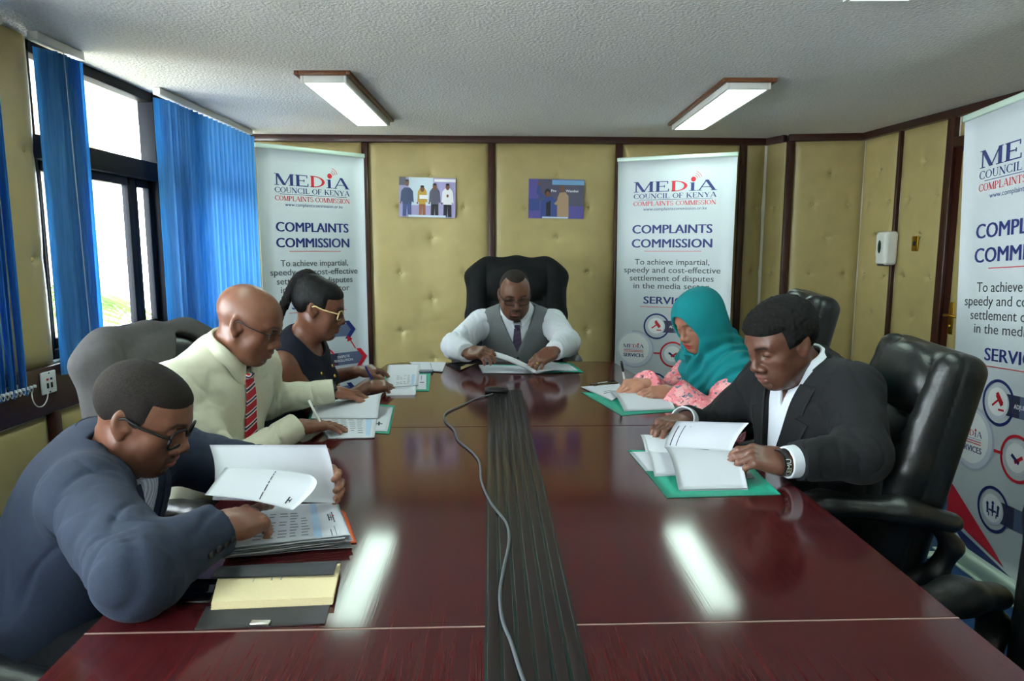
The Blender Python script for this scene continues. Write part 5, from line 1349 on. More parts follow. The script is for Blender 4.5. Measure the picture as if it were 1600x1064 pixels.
# ------------------------------------------------------------------ seated figures: bodies, clothes, hair
def cloth(name, rgb, rough=.85, weave=700, bump=.35, var=.06, sheen=.03, vscale=60, stretch=(1, 1, 1)):
    return mat(name, rgb, rough, var=var, vscale=vscale, bump=bump, bscale=weave, sheen=sheen, spec=.25, stretch=stretch)
M['eye'] = mat('eye', attr=True, rough=.12)
M['skin'] = mat('skin', attr=True, rough=.37, spec=.45, sss=.06, bump=.16, bscale=380, var=.10, vscale=45)
M['suit_blue'] = cloth('blue_grey_suiting', (43, 52, 71)); M['suit_black'] = cloth('charcoal_suiting', (25, 26, 29)); M['shirt_cream'] = cloth('cream_cotton', (206, 204, 184), weave=900, bump=.15, var=.02)
M['shirt_white'] = cloth('white_cotton', (208, 213, 222), weave=900, bump=.15, var=.02); M['trousers'] = cloth('dark_trousers', (28, 30, 36)); M['shoe'] = mat('shoe_leather', (16, 14, 13), .3)
M['navy_dress'] = cloth('navy_crepe', (13, 17, 34)); M['teal'] = cloth('teal_chiffon', (10, 122, 128), weave=300, var=.08, vscale=9)
M['jacket_black'] = cloth('black_suiting', (12, 13, 15)); M['jacket_grey'] = cloth('grey_suiting', (92, 90, 90))
M['gold'] = mat('gold', (214, 176, 96), .25, metal=1.0); M['button'] = mat('dark_button', (26, 28, 36), .35)
def weave2(name, c0, c1, scale, rough=.85):
    """fine two-colour check"""
    m = bpy.data.materials.new(name); m.use_nodes = True; t = NT(m); b = t.n['Principled BSDF']; b.inputs['Roughness'].default_value = rough
    co = t.n.new('ShaderNodeTexCoord'); mp = t.n.new('ShaderNodeMapping'); mp.inputs['Scale'].default_value = (scale,) * 3; t.l.new(co.outputs['Object'], mp.inputs['Vector'])
    outs = []
    for d in ('X', 'Z'):
        w = t.n.new('ShaderNodeTexWave'); w.bands_direction = d; w.inputs['Scale'].default_value = 1.0; w.inputs['Distortion'].default_value = .6; t.l.new(mp.outputs['Vector'], w.inputs['Vector']); outs.append(w.outputs['Fac'])
    ad = t.n.new('ShaderNodeMath'); ad.operation = 'ADD'; t.l.new(outs[0], ad.inputs[0]); t.l.new(outs[1], ad.inputs[1])
    nz = t.n.new('ShaderNodeTexNoise'); nz.inputs['Scale'].default_value = 2.2; t.l.new(mp.outputs['Vector'], nz.inputs['Vector'])
    a2 = t.n.new('ShaderNodeMath'); a2.operation = 'ADD'; t.l.new(ad.outputs[0], a2.inputs[0]); t.l.new(nz.outputs['Fac'], a2.inputs[1])
    cr = t.n.new('ShaderNodeValToRGB'); cr.color_ramp.elements[0].position = .30; cr.color_ramp.elements[1].position = .75; cr.color_ramp.elements[0].color = lin(c0) + (1,); cr.color_ramp.elements[1].color = lin(c1) + (1,)
    hf = t.n.new('ShaderNodeMath'); hf.operation = 'MULTIPLY'; hf.inputs[1].default_value = .4; t.l.new(a2.outputs[0], hf.inputs[0]); t.l.new(hf.outputs[0], cr.inputs['Fac']); t.l.new(cr.outputs['Color'], b.inputs['Base Color'])
    return m
M['vest'] = weave2('grey_tweed', (70, 74, 78), (118, 122, 124), 140); M['check'] = weave2('blue_check_cotton', (120, 128, 168), (224, 226, 238), 170)
def stripes(name, cols, scale, rough=.5):
    """diagonal tie stripes on the tie's own coordinates (stored as colour-free UVs in attribute 'st')"""
    m = bpy.data.materials.new(name); m.use_nodes = True; t = NT(m); b = t.n['Principled BSDF']; b.inputs['Roughness'].default_value = rough
    a = t.n.new('ShaderNodeAttribute'); a.attribute_name = 'st'; mu = t.n.new('ShaderNodeMath'); mu.operation = 'MULTIPLY'; mu.inputs[1].default_value = scale; t.l.new(a.outputs['Fac'], mu.inputs[0])
    fr = t.n.new('ShaderNodeMath'); fr.operation = 'FRACT'; t.l.new(mu.outputs[0], fr.inputs[0])
    cr = t.n.new('ShaderNodeValToRGB'); cr.color_ramp.interpolation = 'CONSTANT'; e = cr.color_ramp.elements; e[0].position = 0; e[0].color = lin(cols[0][1]) + (1,); e[1].position = cols[1][0]; e[1].color = lin(cols[1][1]) + (1,)
    for p, c in cols[2:]:
        q = e.new(p); q.color = lin(c) + (1,)
    t.l.new(fr.outputs[0], cr.inputs['Fac']); t.l.new(cr.outputs['Color'], b.inputs['Base Color']); return m
M['tie_red'] = stripes('striped_red_tie', [(0, (188, 22, 40)), (.50, (232, 226, 226)), (.60, (54, 40, 78)), (.78, (232, 226, 226)), (.88, (188, 22, 40))], 26)
M['tie_plum'] = stripes('plum_tie', [(0, (58, 46, 72)), (.80, (80, 66, 96))], 34)
def floral():
    m = bpy.data.materials.new('pink_floral_cotton'); m.use_nodes = True; t = NT(m); b = t.n['Principled BSDF']; b.inputs['Roughness'].default_value = .8
    co = t.n.new('ShaderNodeTexCoord'); src = (228, 134, 142); prev = None
    for i, (sc, th, c) in enumerate(((26, .54, (238, 168, 170)), (34, .60, (216, 84, 104)), (46, .60, (92, 122, 138)), (70, .63, (60, 66, 92)))):
        n_ = t.n.new('ShaderNodeTexNoise'); n_.noise_dimensions = '4D'; n_.inputs['W'].default_value = i * 3.1; n_.inputs['Scale'].default_value = sc; n_.inputs['Detail'].default_value = 3; n_.inputs['Distortion'].default_value = .8; t.l.new(co.outputs['Object'], n_.inputs['Vector'])
        mr = t.n.new('ShaderNodeMapRange'); mr.inputs['From Min'].default_value = th - .015; mr.inputs['From Max'].default_value = th + .02; t.l.new(n_.outputs['Fac'], mr.inputs['Value'])
        mx = t.n.new('ShaderNodeMix'); mx.data_type = 'RGBA'; t.l.new(mr.outputs['Result'], mx.inputs['Factor'])
        if prev is None: mx.inputs['A'].default_value = lin(src) + (1,)
        else: t.l.new(prev, mx.inputs['A'])
        mx.inputs['B'].default_value = lin(c) + (1,); prev = mx.outputs['Result']
    t.l.new(prev, b.inputs['Base Color']); return m
M['floral'] = floral()
def hair_mat(name, rgb, rough=.7, sc=900): return mat(name, rgb, rough, var=.5, vscale=420, bump=1.0, bscale=sc, spec=.22)
M['hair_black'] = hair_mat('black_hair', (15, 13, 13)); M['hair_faded'] = hair_mat('short_brown_black_hair', (38, 31, 29)); M['hair_sleek'] = hair_mat('sleek_black_hair', (12, 11, 12), .45, 300)

class Fig:
    def __init__(s, label, pel, nb, fwd, head, hf, hu, sw=.185, fat=1.0, shR=None, shL=None, knees=.42, group=None, hk=1.0, l1=.285, l2=.255, **hd):
        s.pel = V(pel); s.nb = V(nb); s.up = nrm(s.nb - s.pel); f = V(fwd); s.R = frame(f - s.up * (f @ s.up), s.up); s.r, s.f = s.R[:, 0], s.R[:, 1]
        s.L = np.linalg.norm(s.nb - s.pel); s.fat = fat; s.l1, s.l2 = l1, l2
        s.shR = V(shR) if shR is not None else s.nb + s.r * sw - s.up * .055
        s.shL = V(shL) if shL is not None else s.nb - s.r * sw - s.up * .055
        s.hd = Head(head, hf, hu, hk, **hd); s.knees = knees
        s.base = V(s.pel[0], s.pel[1], 0)
        s.root = empty('person', s.base, 0, label, 'person', group); s.hands = {}; s.arm = {}
    def t(s, x, y, z): return s.nb + s.R @ V(x, y, z)
    def loc(s, P): return (P - s.nb) @ s.R
    def set_arm(s, side, wrist, pole, hfwd, hback, **kw):
        sh = s.shR if side == 'R' else s.shL; el = ik(sh, wrist, s.l1, s.l2, pole)
        el = V(kw.pop('el')) if 'el' in kw else el; s.arm[side] = (sh, el, V(wrist)); s.hands[side] = Hand(wrist, hfwd, hback, side == 'R', **kw)
    def torso(s, S, g=0.0, shoulders=True, k=.05):
        ft = s.fat; L = s.L
        S.ell(s.pel + s.up * .02, V(.168 * ft, .128 * ft, .125) + g, s.R, k=k)
        S.ell(s.pel + s.up * L * .34 + s.f * .018 * ft, V(.150 * ft, .122 * ft, .19) + g, s.R, k=k)
        S.ell(s.pel + s.up * L * .68, V(.165 * (.5 + .5 * ft), .118 * (.5 + .5 * ft), .20) + g, s.R, k=k)
        if shoulders:
            for sh in (s.shR, s.shL):
                S.cone(s.nb - s.up * .055 - s.f * .008, sh, .066 + g, .058 + g, .045)
                S.cone(s.nb + s.up * .015 - s.f * .012, s.nb + (sh - s.nb) * .62 + s.up * .012, .046 + g, .040 + g, .045)
                S.ell(s.nb + (sh - s.nb) * .55 - s.up * .09 + s.f * .03, V(.085, .07, .09) + g, s.R, .05)
        return S
    def body(s, h, skin, lip, hair, neck_r=.054, arms=True, **col):
        S = Solid(); s.torso(S, -.010)
        s.hd.build(S, s.nb + s.up * .0, neck_r)
        for q, (sh, el, wr) in s.arm.items():
            S.cone(sh, el, .052, .041, .03); S.cone(el, wr - (wr - el) * .08, .041, .028, .02, sq=None); s.hands[q].build(S)
        pts = [s.hd.c, s.pel, s.nb] + [p for a in s.arm.values() for p in a] + [t for q in s.hands.values() for t in q.tips]
        lo = np.min(pts, 0) - .20; hi = np.max(pts, 0) + .20
        v, f = S.mesh(h, lo, hi)
        c = s.hd.color(v, skin, lip, hair, **col)
        far = np.linalg.norm(v - s.hd.c, axis=1) > .17
        c[far] = lin(skin)
        for q, hn in s.hands.items():          # paler palms and nails
            d = (v - hn.o) @ hn.R; m = (np.linalg.norm(v - hn.o, axis=1) < .22)
            w = np.clip((-d[:, 2] - .006) / .01, 0, 1) * m * .35
            c = c * (1 - w[:, None]) + np.asarray(lin([min(255, x * 1.35 + 30) for x in skin])) * w[:, None]
            for tip in hn.tips:
                w = np.clip(1.4 - np.linalg.norm(v - tip, axis=1) / .0075, 0, 1) * (d[:, 2] > (tip - hn.o) @ hn.R[:, 2] + .0015)
                c = c * (1 - .7 * w[:, None]) + np.asarray(lin([min(255, x * 1.3 + 50) for x in skin])) * .7 * w[:, None]
        obj('body', raw_mesh('body', v - s.base, f, True, c), M['skin'], s.root)
        s.hd.eyes(s.root, s.base)
        s.S_body = S
    def add(s, name, S, h, m, lo=None, hi=None, pad=.16, parent=None):
        pts = [s.pel, s.nb, s.shR, s.shL] + [p for a in s.arm.values() for p in a]
        v, f = S.mesh(h, np.min(pts, 0) - pad if lo is None else lo, np.max(pts, 0) + pad if hi is None else hi)
        return obj(name, raw_mesh(name, v - s.base, f), m, parent or s.root)
    def sleeve(s, S, side, g=.0, end=.0, r=(.072, .060, .052, .041), folds=.004, upto=None):
        sh, el, wr = s.arm[side]; d = nrm(wr - el)
        e = wr + d * end
        S.cone(sh, el, r[0] + g, r[1] + g, .035); S.cone(el, e, r[2] + g + .004, r[3] + g, .025)
        S.ell(el, V(r[1], r[1], r[1]) + g + .002, k=.02)
        S.half(e, d, .002, 's') if False else None
        if folds:
            def disp(P, sh=sh, el=el, wr=wr):
                out = 0
                for a, b, c0, wd, sg in ((sh, el, .85, .30, 1), (el, wr, .10, .30, -1), (sh, el, .15, .22, 1), (el, wr, .75, .35, 1)):
                    ab = b - a; L = np.linalg.norm(ab); u = ab / L; q = P - a; t = q @ u; rad = q - t[..., None] * u; rr = np.sqrt((rad * rad).sum(-1))
                    e1 = nrm(np.cross(u, V(.3, .2, 1))); e2 = np.cross(u, e1); x1, x2 = rad @ e1, rad @ e2
                    n_ = vnoise(np.stack([t / .036 + sg * x1 / .05, x1 / .085 + 7 * c0, x2 / .085], -1))
                    out = out + (np.exp(-(n_ / .13) ** 2) * 1.3 + .5 * n_) * np.exp(-((t / L - c0) / wd) ** 2) * np.clip((.125 - rr) / .03, 0, 1)
                return folds * out * .8
            S.fn(disp, 'd', 0, folds * 2)
        return S
    def wrinkle(s, S, amp=.003, fr=9, st=(1, 1, 2.2)):
        st = V(st)
        Rw = frame((.5, .6, .3), (.1, -.4, .9)); return S.fn(lambda P: (lambda n_: amp * (.8 * n_ + np.exp(-(n_ / .10) ** 2)))(vnoise((s.loc(P) / st) @ Rw * fr + .4 * vnoise(s.loc(P) * 11)[..., None])), 'd', 0, amp * 1.8)
    def neck_cut(s, S, r=.066, drop=.03, k=.008, ahead=.02):
        ax = nrm(s.hd.w(0, -.01, -.06) - s.nb); a = s.nb - ax * drop + s.f * ahead
        S.cone(a, a + ax * .3, r, r, k, 's'); return S
    def cuff_cut(s, S, side, at=.0):
        sh, el, wr = s.arm[side]; d = nrm(wr - el); c = wr + d * at
        S.fn(lambda P: np.maximum(-((P - c) @ d), np.sqrt((((P - c) - ((P - c) @ d)[..., None] * d) ** 2).sum(-1)) - .085), 's', .002); return S
    def opening(s, S, w0, zend, y0=.0, z0=.06, k=.004, skew=0.0):
        """V-shaped front opening, half width w0 at the neck, closing at zend below the neck base"""
        def f(P):
            q = s.loc(P); w = w0 * np.clip((q[..., 2] - zend) / (0 - zend), -1, 1.25)
            return np.maximum((np.abs(q[..., 0] - skew) - w) * .9, y0 - q[..., 1])
        return S.fn(f, 's', k)
    def collar(s, m, r=.060, hgt=.034, fall=.026, pts=.035, gap=14, dz=.050, name='collar', thick=.0022, ahead=.012, ex=1.0, drop=.046, upw=.8):
        ax = nrm(s.hd.w(0, -.02, -.07) - s.nb); ax = nrm(ax + s.up * upw); f = nrm(s.f - ax * (s.f @ ax)); rt = np.cross(f, ax); o = s.nb + s.f * ahead + ax * dz
        th = np.radians(np.linspace(gap, 360 - gap, 41)); P = []
        for t in th:
            fr = max(0, cos(t)); dirv = f * cos(t) * 1.05 + rt * sin(t) * ex; z0 = -.014 - drop * fr ** 2
            ptz = pts * max(0, 1 - abs(((t + pi) % (2 * pi) - pi)) / radians(60)) ** 1.3
            row = [o + dirv * (r + .003) + ax * z0, o + dirv * r + ax * (z0 + hgt), o + dirv * (r + .004) + ax * (z0 + hgt + .002), o + dirv * (r + .013) + ax * (z0 + hgt - fall * .5), o + dirv * (r + .023 + ptz * .35) + ax * (z0 + hgt - fall - ptz)]
            P.append(row)
        P = np.array(P); mb = MB().grid(P[:, ::-1], thick=thick)
        return obj(name, mb.mesh(name, True, s.base), m, s.root)
    def patch(s, S, rows, name, m, thick=.0035, off=.0035, y=.20, parent=None, nv=7, attr=None, smooth=True):
        """panel laid on the front of a garment: rows of (z, x_inner, x_outer) in torso coordinates"""
        P = []
        for z, a, b in rows: P.append([s.t(x, y, z) for x in np.linspace(a, b, nv)])
        P = S.snap(np.array(P), -s.f, 16, off=off)
        N = np.cross(P[1, 0] - P[0, 0], P[0, -1] - P[0, 0])
        flip = N @ s.f < 0
        mb = MB().grid(P[:, ::-1] if flip else P, thick=thick, smooth=smooth)
        me = mb.mesh(name, True, s.base)
        if attr is not None:
            z = np.array([[q[0] + .35 * x for x in np.linspace(q[1], q[2], nv)] for q in rows]); z = z[:, ::-1] if flip else z
            at = me.attributes.new('st', 'FLOAT', 'POINT'); at.data.foreach_set('value', np.concatenate([z.ravel()] * (2 if thick else 1)).astype(np.float32))
        return obj(name, me, m, parent or s.root)
    def lapels(s, S, m, w0, zend, wl=.075, notch=-.075, parent=None):
        for sd in (-1, 1):
            rows = []
            for z in np.linspace(.012, zend + .01, 26):
                xi = w0 * np.clip((z - zend) / (0 - zend), 0, 1.2) - .002; e = np.clip((z - zend) / (notch - zend), 0, 1)
                wd = wl * e ** .75 if z < notch else (.050 if z > notch + .014 else .030)
                rows.append((z, sd * xi, sd * (xi + .004 + wd)))
            s.patch(S, rows, 'lapel', m, .004, .004, parent=parent)
    def tie(s, S, m, top=-.035, end=-.42, w=(.017, .040), skew=0.0, knot=True, y=.2):
        rows = [(z, skew - w[0] - (w[1] - w[0]) * ((z - top) / (end - top)), skew + w[0] + (w[1] - w[0]) * ((z - top) / (end - top))) for z in np.linspace(top, end, 30)]
        t = s.patch(S, rows, 'necktie', m, .004, .005, attr=True)
        if knot:
            p = S.snap(s.t(skew, y, top + .006)[None], -s.f, off=.006)[0]; K = Solid(); K.box(p - s.up * .002, (.0165, .009, .016), s.R, .006); K.fn(lambda P: (lambda q: .35 * np.maximum(0, .014 - (q[..., 2] - top)) * (np.abs(q[..., 0] - skew) > .004))(s.loc(P)), 'd', 0, .01)
            v, f = K.mesh(.0025, p - .05, p + .05); me = raw_mesh('knot', v - s.base, f); at = me.attributes.new('st', 'FLOAT', 'POINT'); q = s.loc(v)
            at.data.foreach_set('value', (q[:, 2] + .5 * q[:, 0]).astype(np.float32)); obj('tie_knot', me, m, t)
        return t
    def trousers(s, m, spread=.10):
        S = Solid(); ft = .6 + .4 * s.fat
        hf = nrm(V(s.f[0], s.f[1], 0)); hr = V(hf[1], -hf[0], 0)
        S.ell(s.pel - s.up * .01, V(.172 * s.fat, .135 * s.fat, .13), s.R, .04); self_k = []
        for q in (-1, 1):
            hip = s.pel + hr * q * .085 - V(0, 0, .02); kn = V(*(s.pel[:2] + hf[:2] * s.knees + hr[:2] * q * spread), .50); an = V(*(kn[:2] + hf[:2] * .02), .11)
            S.cone(hip, kn, .088 * ft, .066, .04); S.cone(kn, an, .064, .052, .02); self_k.append((kn, an))
        lo = np.minimum(s.pel, self_k[0][1]) - .25; hi = np.maximum(s.pel, self_k[0][0]) + .25
        lo = np.min([s.pel] + [x for k_ in self_k for x in k_], 0) - .2; hi = np.max([s.pel] + [x for k_ in self_k for x in k_], 0) + .2
        v, f = S.mesh(.012, lo, hi); obj('trousers', raw_mesh('trousers', v - s.base, f), m, s.root)
        for kn, an in self_k:
            S = Solid(); c = V(an[0], an[1], .045) + hf * .06; Rf = frame(hf, V(0, 0, 1))
            S.ell(c + hf * .05 - V(0, 0, .006), (.046, .095, .040), Rf, .02); S.ell(c - hf * .07, (.040, .055, .045), Rf, .02); S.cone(V(an[0], an[1], .05), an, .045, .045, .03)
            S.half(V(0, 0, .002), V(0, 0, 1), .004, 's'); v, f = S.mesh(.009, c - .22, c + .22)
            obj('shoe', raw_mesh('shoe', v - s.base, f), M['shoe'], s.root)
    def hair(s, name, h, m, line, **kw):
        v, f = s.hd.hair_cap(h, line, **kw); return obj(name, raw_mesh(name, v - s.base, f), m, s.root)
    def ring(s, name, c, ax, r, tube, m, flat=1.0, parent=None):
        ax = nrm(ax); a = nrm(np.cross(ax, V(.3, .5, 1))); b = np.cross(ax, a); t = np.linspace(0, 2 * pi, 33)[:-1]; P = []
        for w in (-1, 1): P.append([c + (a * cos(q) + b * sin(q)) * (r + tube * 0) + ax * w * tube * flat for q in t])
        P = np.array(P); P = np.concatenate([P, P[:, :1]], 1)
        mb = MB().grid(P, thick=-.003); return obj(name, mb.mesh(name, True, s.base), m, parent or s.root)

def hairline(front=.075, temple=.03, nape=-.055, side=0.0, slope=.25):
    """keeps hair above the forehead line, in front of the ears down to `side`, and down to the nape"""
    def f(q):
        x, y, z = np.abs(q[..., 0]), q[..., 1], q[..., 2]
        return np.maximum(np.maximum(z - (front - slope * x), np.minimum(z - side, temple - y)), np.minimum(z - nape, -.036 - y))
    return f

# ================================================================== near man on the left, blue-grey jacket
def near_man():
    F = Fig('person in a blue grey jacket and black glasses pointing at a thick paper pile', (-1.045, 1.43, .52), (-0.924, 1.49, 0.872), (.985, .04, 0), (-0.81, 1.46, 0.989), (.89, .06, -.45), (.45, .03, .89),
            sw=.185, fat=1.06, shR=(-0.844, 1.3, 0.862), shL=(-.93, 1.665, .865), hk=.97, jaw=1.05, full=1.06, nose=1.1, lips=1.1)
    F.set_arm('R', (-.545, 1.228, .832), (-.70, .9, .72), (.40, .91, -.14), (.25, -.15, .95), curl=((.02, .10, .08), (.55, .7, .5), (.7, .8, .6), (.8, .8, .6)), spread=(.02, -.02, -.06, -.10), thumb=(.5, .2, .2), el=(-.622, 1.078, .815))
    F.set_arm('L', (-.485, 1.585, .815), (-.85, 1.9, .70), (.80, -.58, .0), (.58, .80, .12), curl=((.3, .45, .4), (.3, .5, .4), (.3, .5, .4), (.3, .5, .4)), spread=.05, thumb=(.7, .1, .1))
    F.body(.0026, (128, 85, 67), (150, 92, 84), (24, 19, 18), goatee=.85, beard=.25)
    F.hair('hair', .0026, M['hair_faded'], hairline(.070, .034, -.075, -.012, .15), thick=.0035, amp=.0006, freq=330)
    glasses(F.hd, F.root, F.base, M['black'], M['lens'], .0295, .0225, .0030, drop=-.006, arm_r=.0030, fwd=.107)
    S = Solid(); F.torso(S, .000); F.neck_cut(S, .062); F.add('shirt', S, .005, M['check'])
    F.collar(M['check'], .060, .040, .030, .036, upw=1.2)
    T0 = F.torso(Solid(), .016)
    S = F.torso(Solid(), .016)
    for q in 'RL': F.sleeve(S, q, .004, -.012, (.076, .066, .058, .047), .0045)
    F.wrinkle(S, .004, 7); F.neck_cut(S, .070, .02); F.opening(S, .085, -.36)
    for q in 'RL': F.cuff_cut(S, q, -.012)
    J = F.add('jacket', S, .0045, M['suit_blue'])
    F.lapels(T0, M['suit_blue'], .085, -.36, .070, -.08, J)
    F.collar(M['suit_blue'], .074, .046, .034, .018, 32, .036, 'jacket_collar', .004, .004, upw=1.2)
    sh, el, wr = F.arm['R']; d = nrm(wr - el); out = nrm(np.cross(d, V(0, 0, 1))); mb = MB()
    for i in range(4):
        p = wr - d * (.022 + .017 * i) + out * .12 + V(0, 0, -.004); p = S.snap(p[None], -out, off=.001)[0]; mb.lathe([(.0068, 0), (.0068, .002), (.005, .0035), (.0003, .003)], p - F.base, 14, np.stack([d, np.cross(out, d), out], 1))
    obj('cuff_button', mb.mesh('button'), M['button'], J)
    mb = MB(); a = [F.t(.15, -.02, -.30), F.t(.165, .04, -.315)]; 
    F.trousers(M['trousers'])
near_man()

# ================================================================== second man on the left, cream shirt and striped tie
def shirt_man():
    F = Fig('person in a cream shirt and red striped tie, head bald, turning a page', (-1.02, 2.13, .55), (-0.902, 2.09, 1.012), (.955, -.28, 0), (-0.804, 2.07, 1.128), (.90, .02, -.42), (.42, .0, .90),
            sw=.198, fat=1.15, hk=.95, jaw=1.08, full=1.05, nose=1.12, lips=1.0)
    F.set_arm('R', (-0.683, 2.102, 0.797), (-1.02, 1.70, .60), (.80, .58, -.10), (.06, .05, .98), curl=(.12, .14, .16, .20), spread=.07, thumb=(.55, .15, .2), scale=1.02)
    F.set_arm('L', (-0.658, 2.462, 0.835), (-1.0, 2.6, .65), (.84, .42, -.22), (.10, .25, .94), curl=((.35, .4, .3), (.45, .5, .3), (.5, .5, .4), (.6, .6, .4)), spread=.05, thumb=(.5, .3, .2), scale=1.02, el=(-.885, 2.395, .815))
    F.body(.0028, (120, 77, 59), (134, 82, 72), (24, 19, 18), brows=.6, beard=.22, goatee=.25)
    glasses(F.hd, F.root, F.base, mat('gunmetal_frame', (62, 64, 74), .3, metal=.6), M['lens'], .0265, .0150, .0016, drop=-.004, rim='half')
    S = F.torso(Solid(), .008); T0 = F.torso(Solid(), .008)
    for q in 'RL': F.sleeve(S, q, .0, .004, (.074, .066, .058, .043), .0055)
    F.wrinkle(S, .0045, 7); F.neck_cut(S, .063, .02)
    for q in 'RL': F.cuff_cut(S, q, .004)
    sh = F.add('shirt', S, .005, M['shirt_cream'])
    for q in 'RL':
        s_, e, w = F.arm[q]; d = nrm(w - e); K = Solid(); K.cone(w - d * .058, w + d * .004, .047, .0435, .01); F.cuff_cut(K, q, .004); K.cone(w - d * .01, w + d * .1, .037, .036, .002, 's')
        v, f = K.mesh(.004, w - .12, w + .12); obj('shirt_cuff', raw_mesh('cuff', v - F.base, f), M['shirt_cream'], sh)
    F.collar(M['shirt_cream'], .063, .042, .036, .050, 9, ahead=.018, drop=.036); F.patch(T0, [(z, -.016, .016) for z in np.linspace(-.03, -.46, 24)], 'placket', M['shirt_cream'], .002, .0028, parent=sh)
    F.tie(T0, M['tie_red'], -.028, -.44, (.018, .044), .0)
    w = F.arm['L'][2]; F.ring('wristband', w + nrm(w - F.arm['L'][1]) * .006, w - F.arm['L'][1], .0335, .009, M['black'])
    F.trousers(M['trousers'])
    t = F.hands['R'].tips; a = V((-0.616, 2.139, 0.8)); b = V((-0.599, 2.139, 0.764)); pen(b, b + nrm(a - b) * .12, 'white pen under the cream shirted man\'s near hand', M['white'])
shirt_man()

# ================================================================== woman in navy sleeveless dress
def navy_woman():
    F = Fig('person in a navy sleeveless dress with cream glasses and long braided ponytail', (-.93, 2.74, .55), (-0.843, 2.7, 0.98), (.98, -.10, 0), (-0.763, 2.68, 1.123), (.93, .12, -.30), (.30, .03, .95),
            sw=.158, fat=.98, hk=.95, l1=.265, l2=.235, jaw=.9, full=.98, nose=1.0, lips=1.1, brow=.7)
    F.set_arm('R', (-0.599, 2.78, 0.79), (-.9, 2.45, .55), (.92, .35, -.05), (.05, -.25, .95), curl=((.5, .6, .5), (.6, .7, .5), (.8, .8, .6), (.9, .8, .6)), spread=.03, thumb=(.4, .35, .3), scale=.90)
    F.set_arm('L', (-0.682, 2.986, 0.815), (-1.0, 3.2, .6), (.80, .55, .02), (.1, -.25, .95), curl=((.25, .3, .3), (.35, .4, .3), (.45, .4, .3), (.5, .5, .3)), spread=.05, thumb=(.5, .3, .2), scale=.90)
    F.body(.0028, (110, 70, 54), (140, 72, 72), (18, 15, 15), neck_r=.046, brows=.8)
    def extra(S):
        S.ell(F.hd.w(0, -.062, .088), V(.050, .045, .040) * .95, F.hd.R, .025)
    hr = F.hair('hair', .0028, M['hair_sleek'], hairline(.072, .036, -.060, .008, .25), thick=.006, amp=.0006, freq=90, extra=extra)
    hd = F.hd; path = spline([hd.w(0, -.045, .108), hd.w(0, -.080, .116), hd.w(0, -.108, .090), hd.w(0, -.124, .03), hd.w(0, -.134, -.04), hd.w(0, -.145, -.12), hd.w(0, -.155, -.20), hd.w(0, -.16, -.27)], 8)
    B = Solid(); n = len(path)
    for i, p in enumerate(path):
        d = nrm(path[min(i + 1, n - 1)] - path[max(i - 1, 0)]); sd = nrm(np.cross(d, hd.R[:, 0])); t = i / n; r = .030 * (1 - .45 * t)
        a = i * 1.15
        B.ell(p + hd.R[:, 0] * sin(a) * r * .38 + sd * cos(a * 2) * r * .15, (r * .72, r * .85, r * .72), frame(d, hd.R[:, 0]), .008)
    B.fn(lambda P: .0012 * np.sin(((P - hd.c) @ hd.R)[..., 2] * 300 + 5 * vnoise(P * 60)), 'd', 0, .0012)
    v, f = B.mesh(.0035, path.min(0) - .06, path.max(0) + .06); obj('braid', raw_mesh('braid', v - F.base, f), M['hair_black'], hr)
    glasses(F.hd, F.root, F.base, mat('cream_frame', (214, 188, 140), .3), M['lens'], .0285, .0190, .0028, drop=-.004, arm_r=.0026)
    S = F.torso(Solid(), .002); T0 = F.torso(Solid(), .002)
    for sd in (-1, 1): S.ell(F.t(sd * .075, .085, -.17), (.075, .07, .075), F.R, .04); T0.ell(F.t(sd * .075, .085, -.17), (.075, .07, .075), F.R, .04)
    F.wrinkle(S, .002, 7)
    for sh, q in ((F.shR, 1), (F.shL, -1)): S.ell(sh + F.r * q * .045 - F.up * .02, (.060, .14, .125), F.R, .006, 's')
    F.neck_cut(S, .078, .005, ahead=.022); F.add('dress', S, .0045, M['navy_dress'])
    mb = MB()
    for x, z in ((.060, -.085), (.048, -.115), (.062, -.15), (-.060, -.085), (-.048, -.12), (-.062, -.16)):
        p = T0.snap(F.t(x, .25, z)[None], -F.f, off=.002)[0]; nn = T0.normal(p[None])[0]; mb.lathe([(.008, 0), (.008, .002), (.005, .004), (.0003, .0042)], p - F.base, 14, frame(np.cross(nn, F.r), nn))
    obj('gold_button', mb.mesh('button'), M['gold'], F.root)
    S = Solid()
    F.trousers(M['navy_dress'], .07)
    h = F.hands['R']; a = V((-0.577, 2.85, 0.765)); b = V((-0.597, 2.802, 0.84)); pen(a, a + nrm(b - a) * .13, 'blue pen held by the woman in the navy dress', M['blue_pen'])
navy_woman()

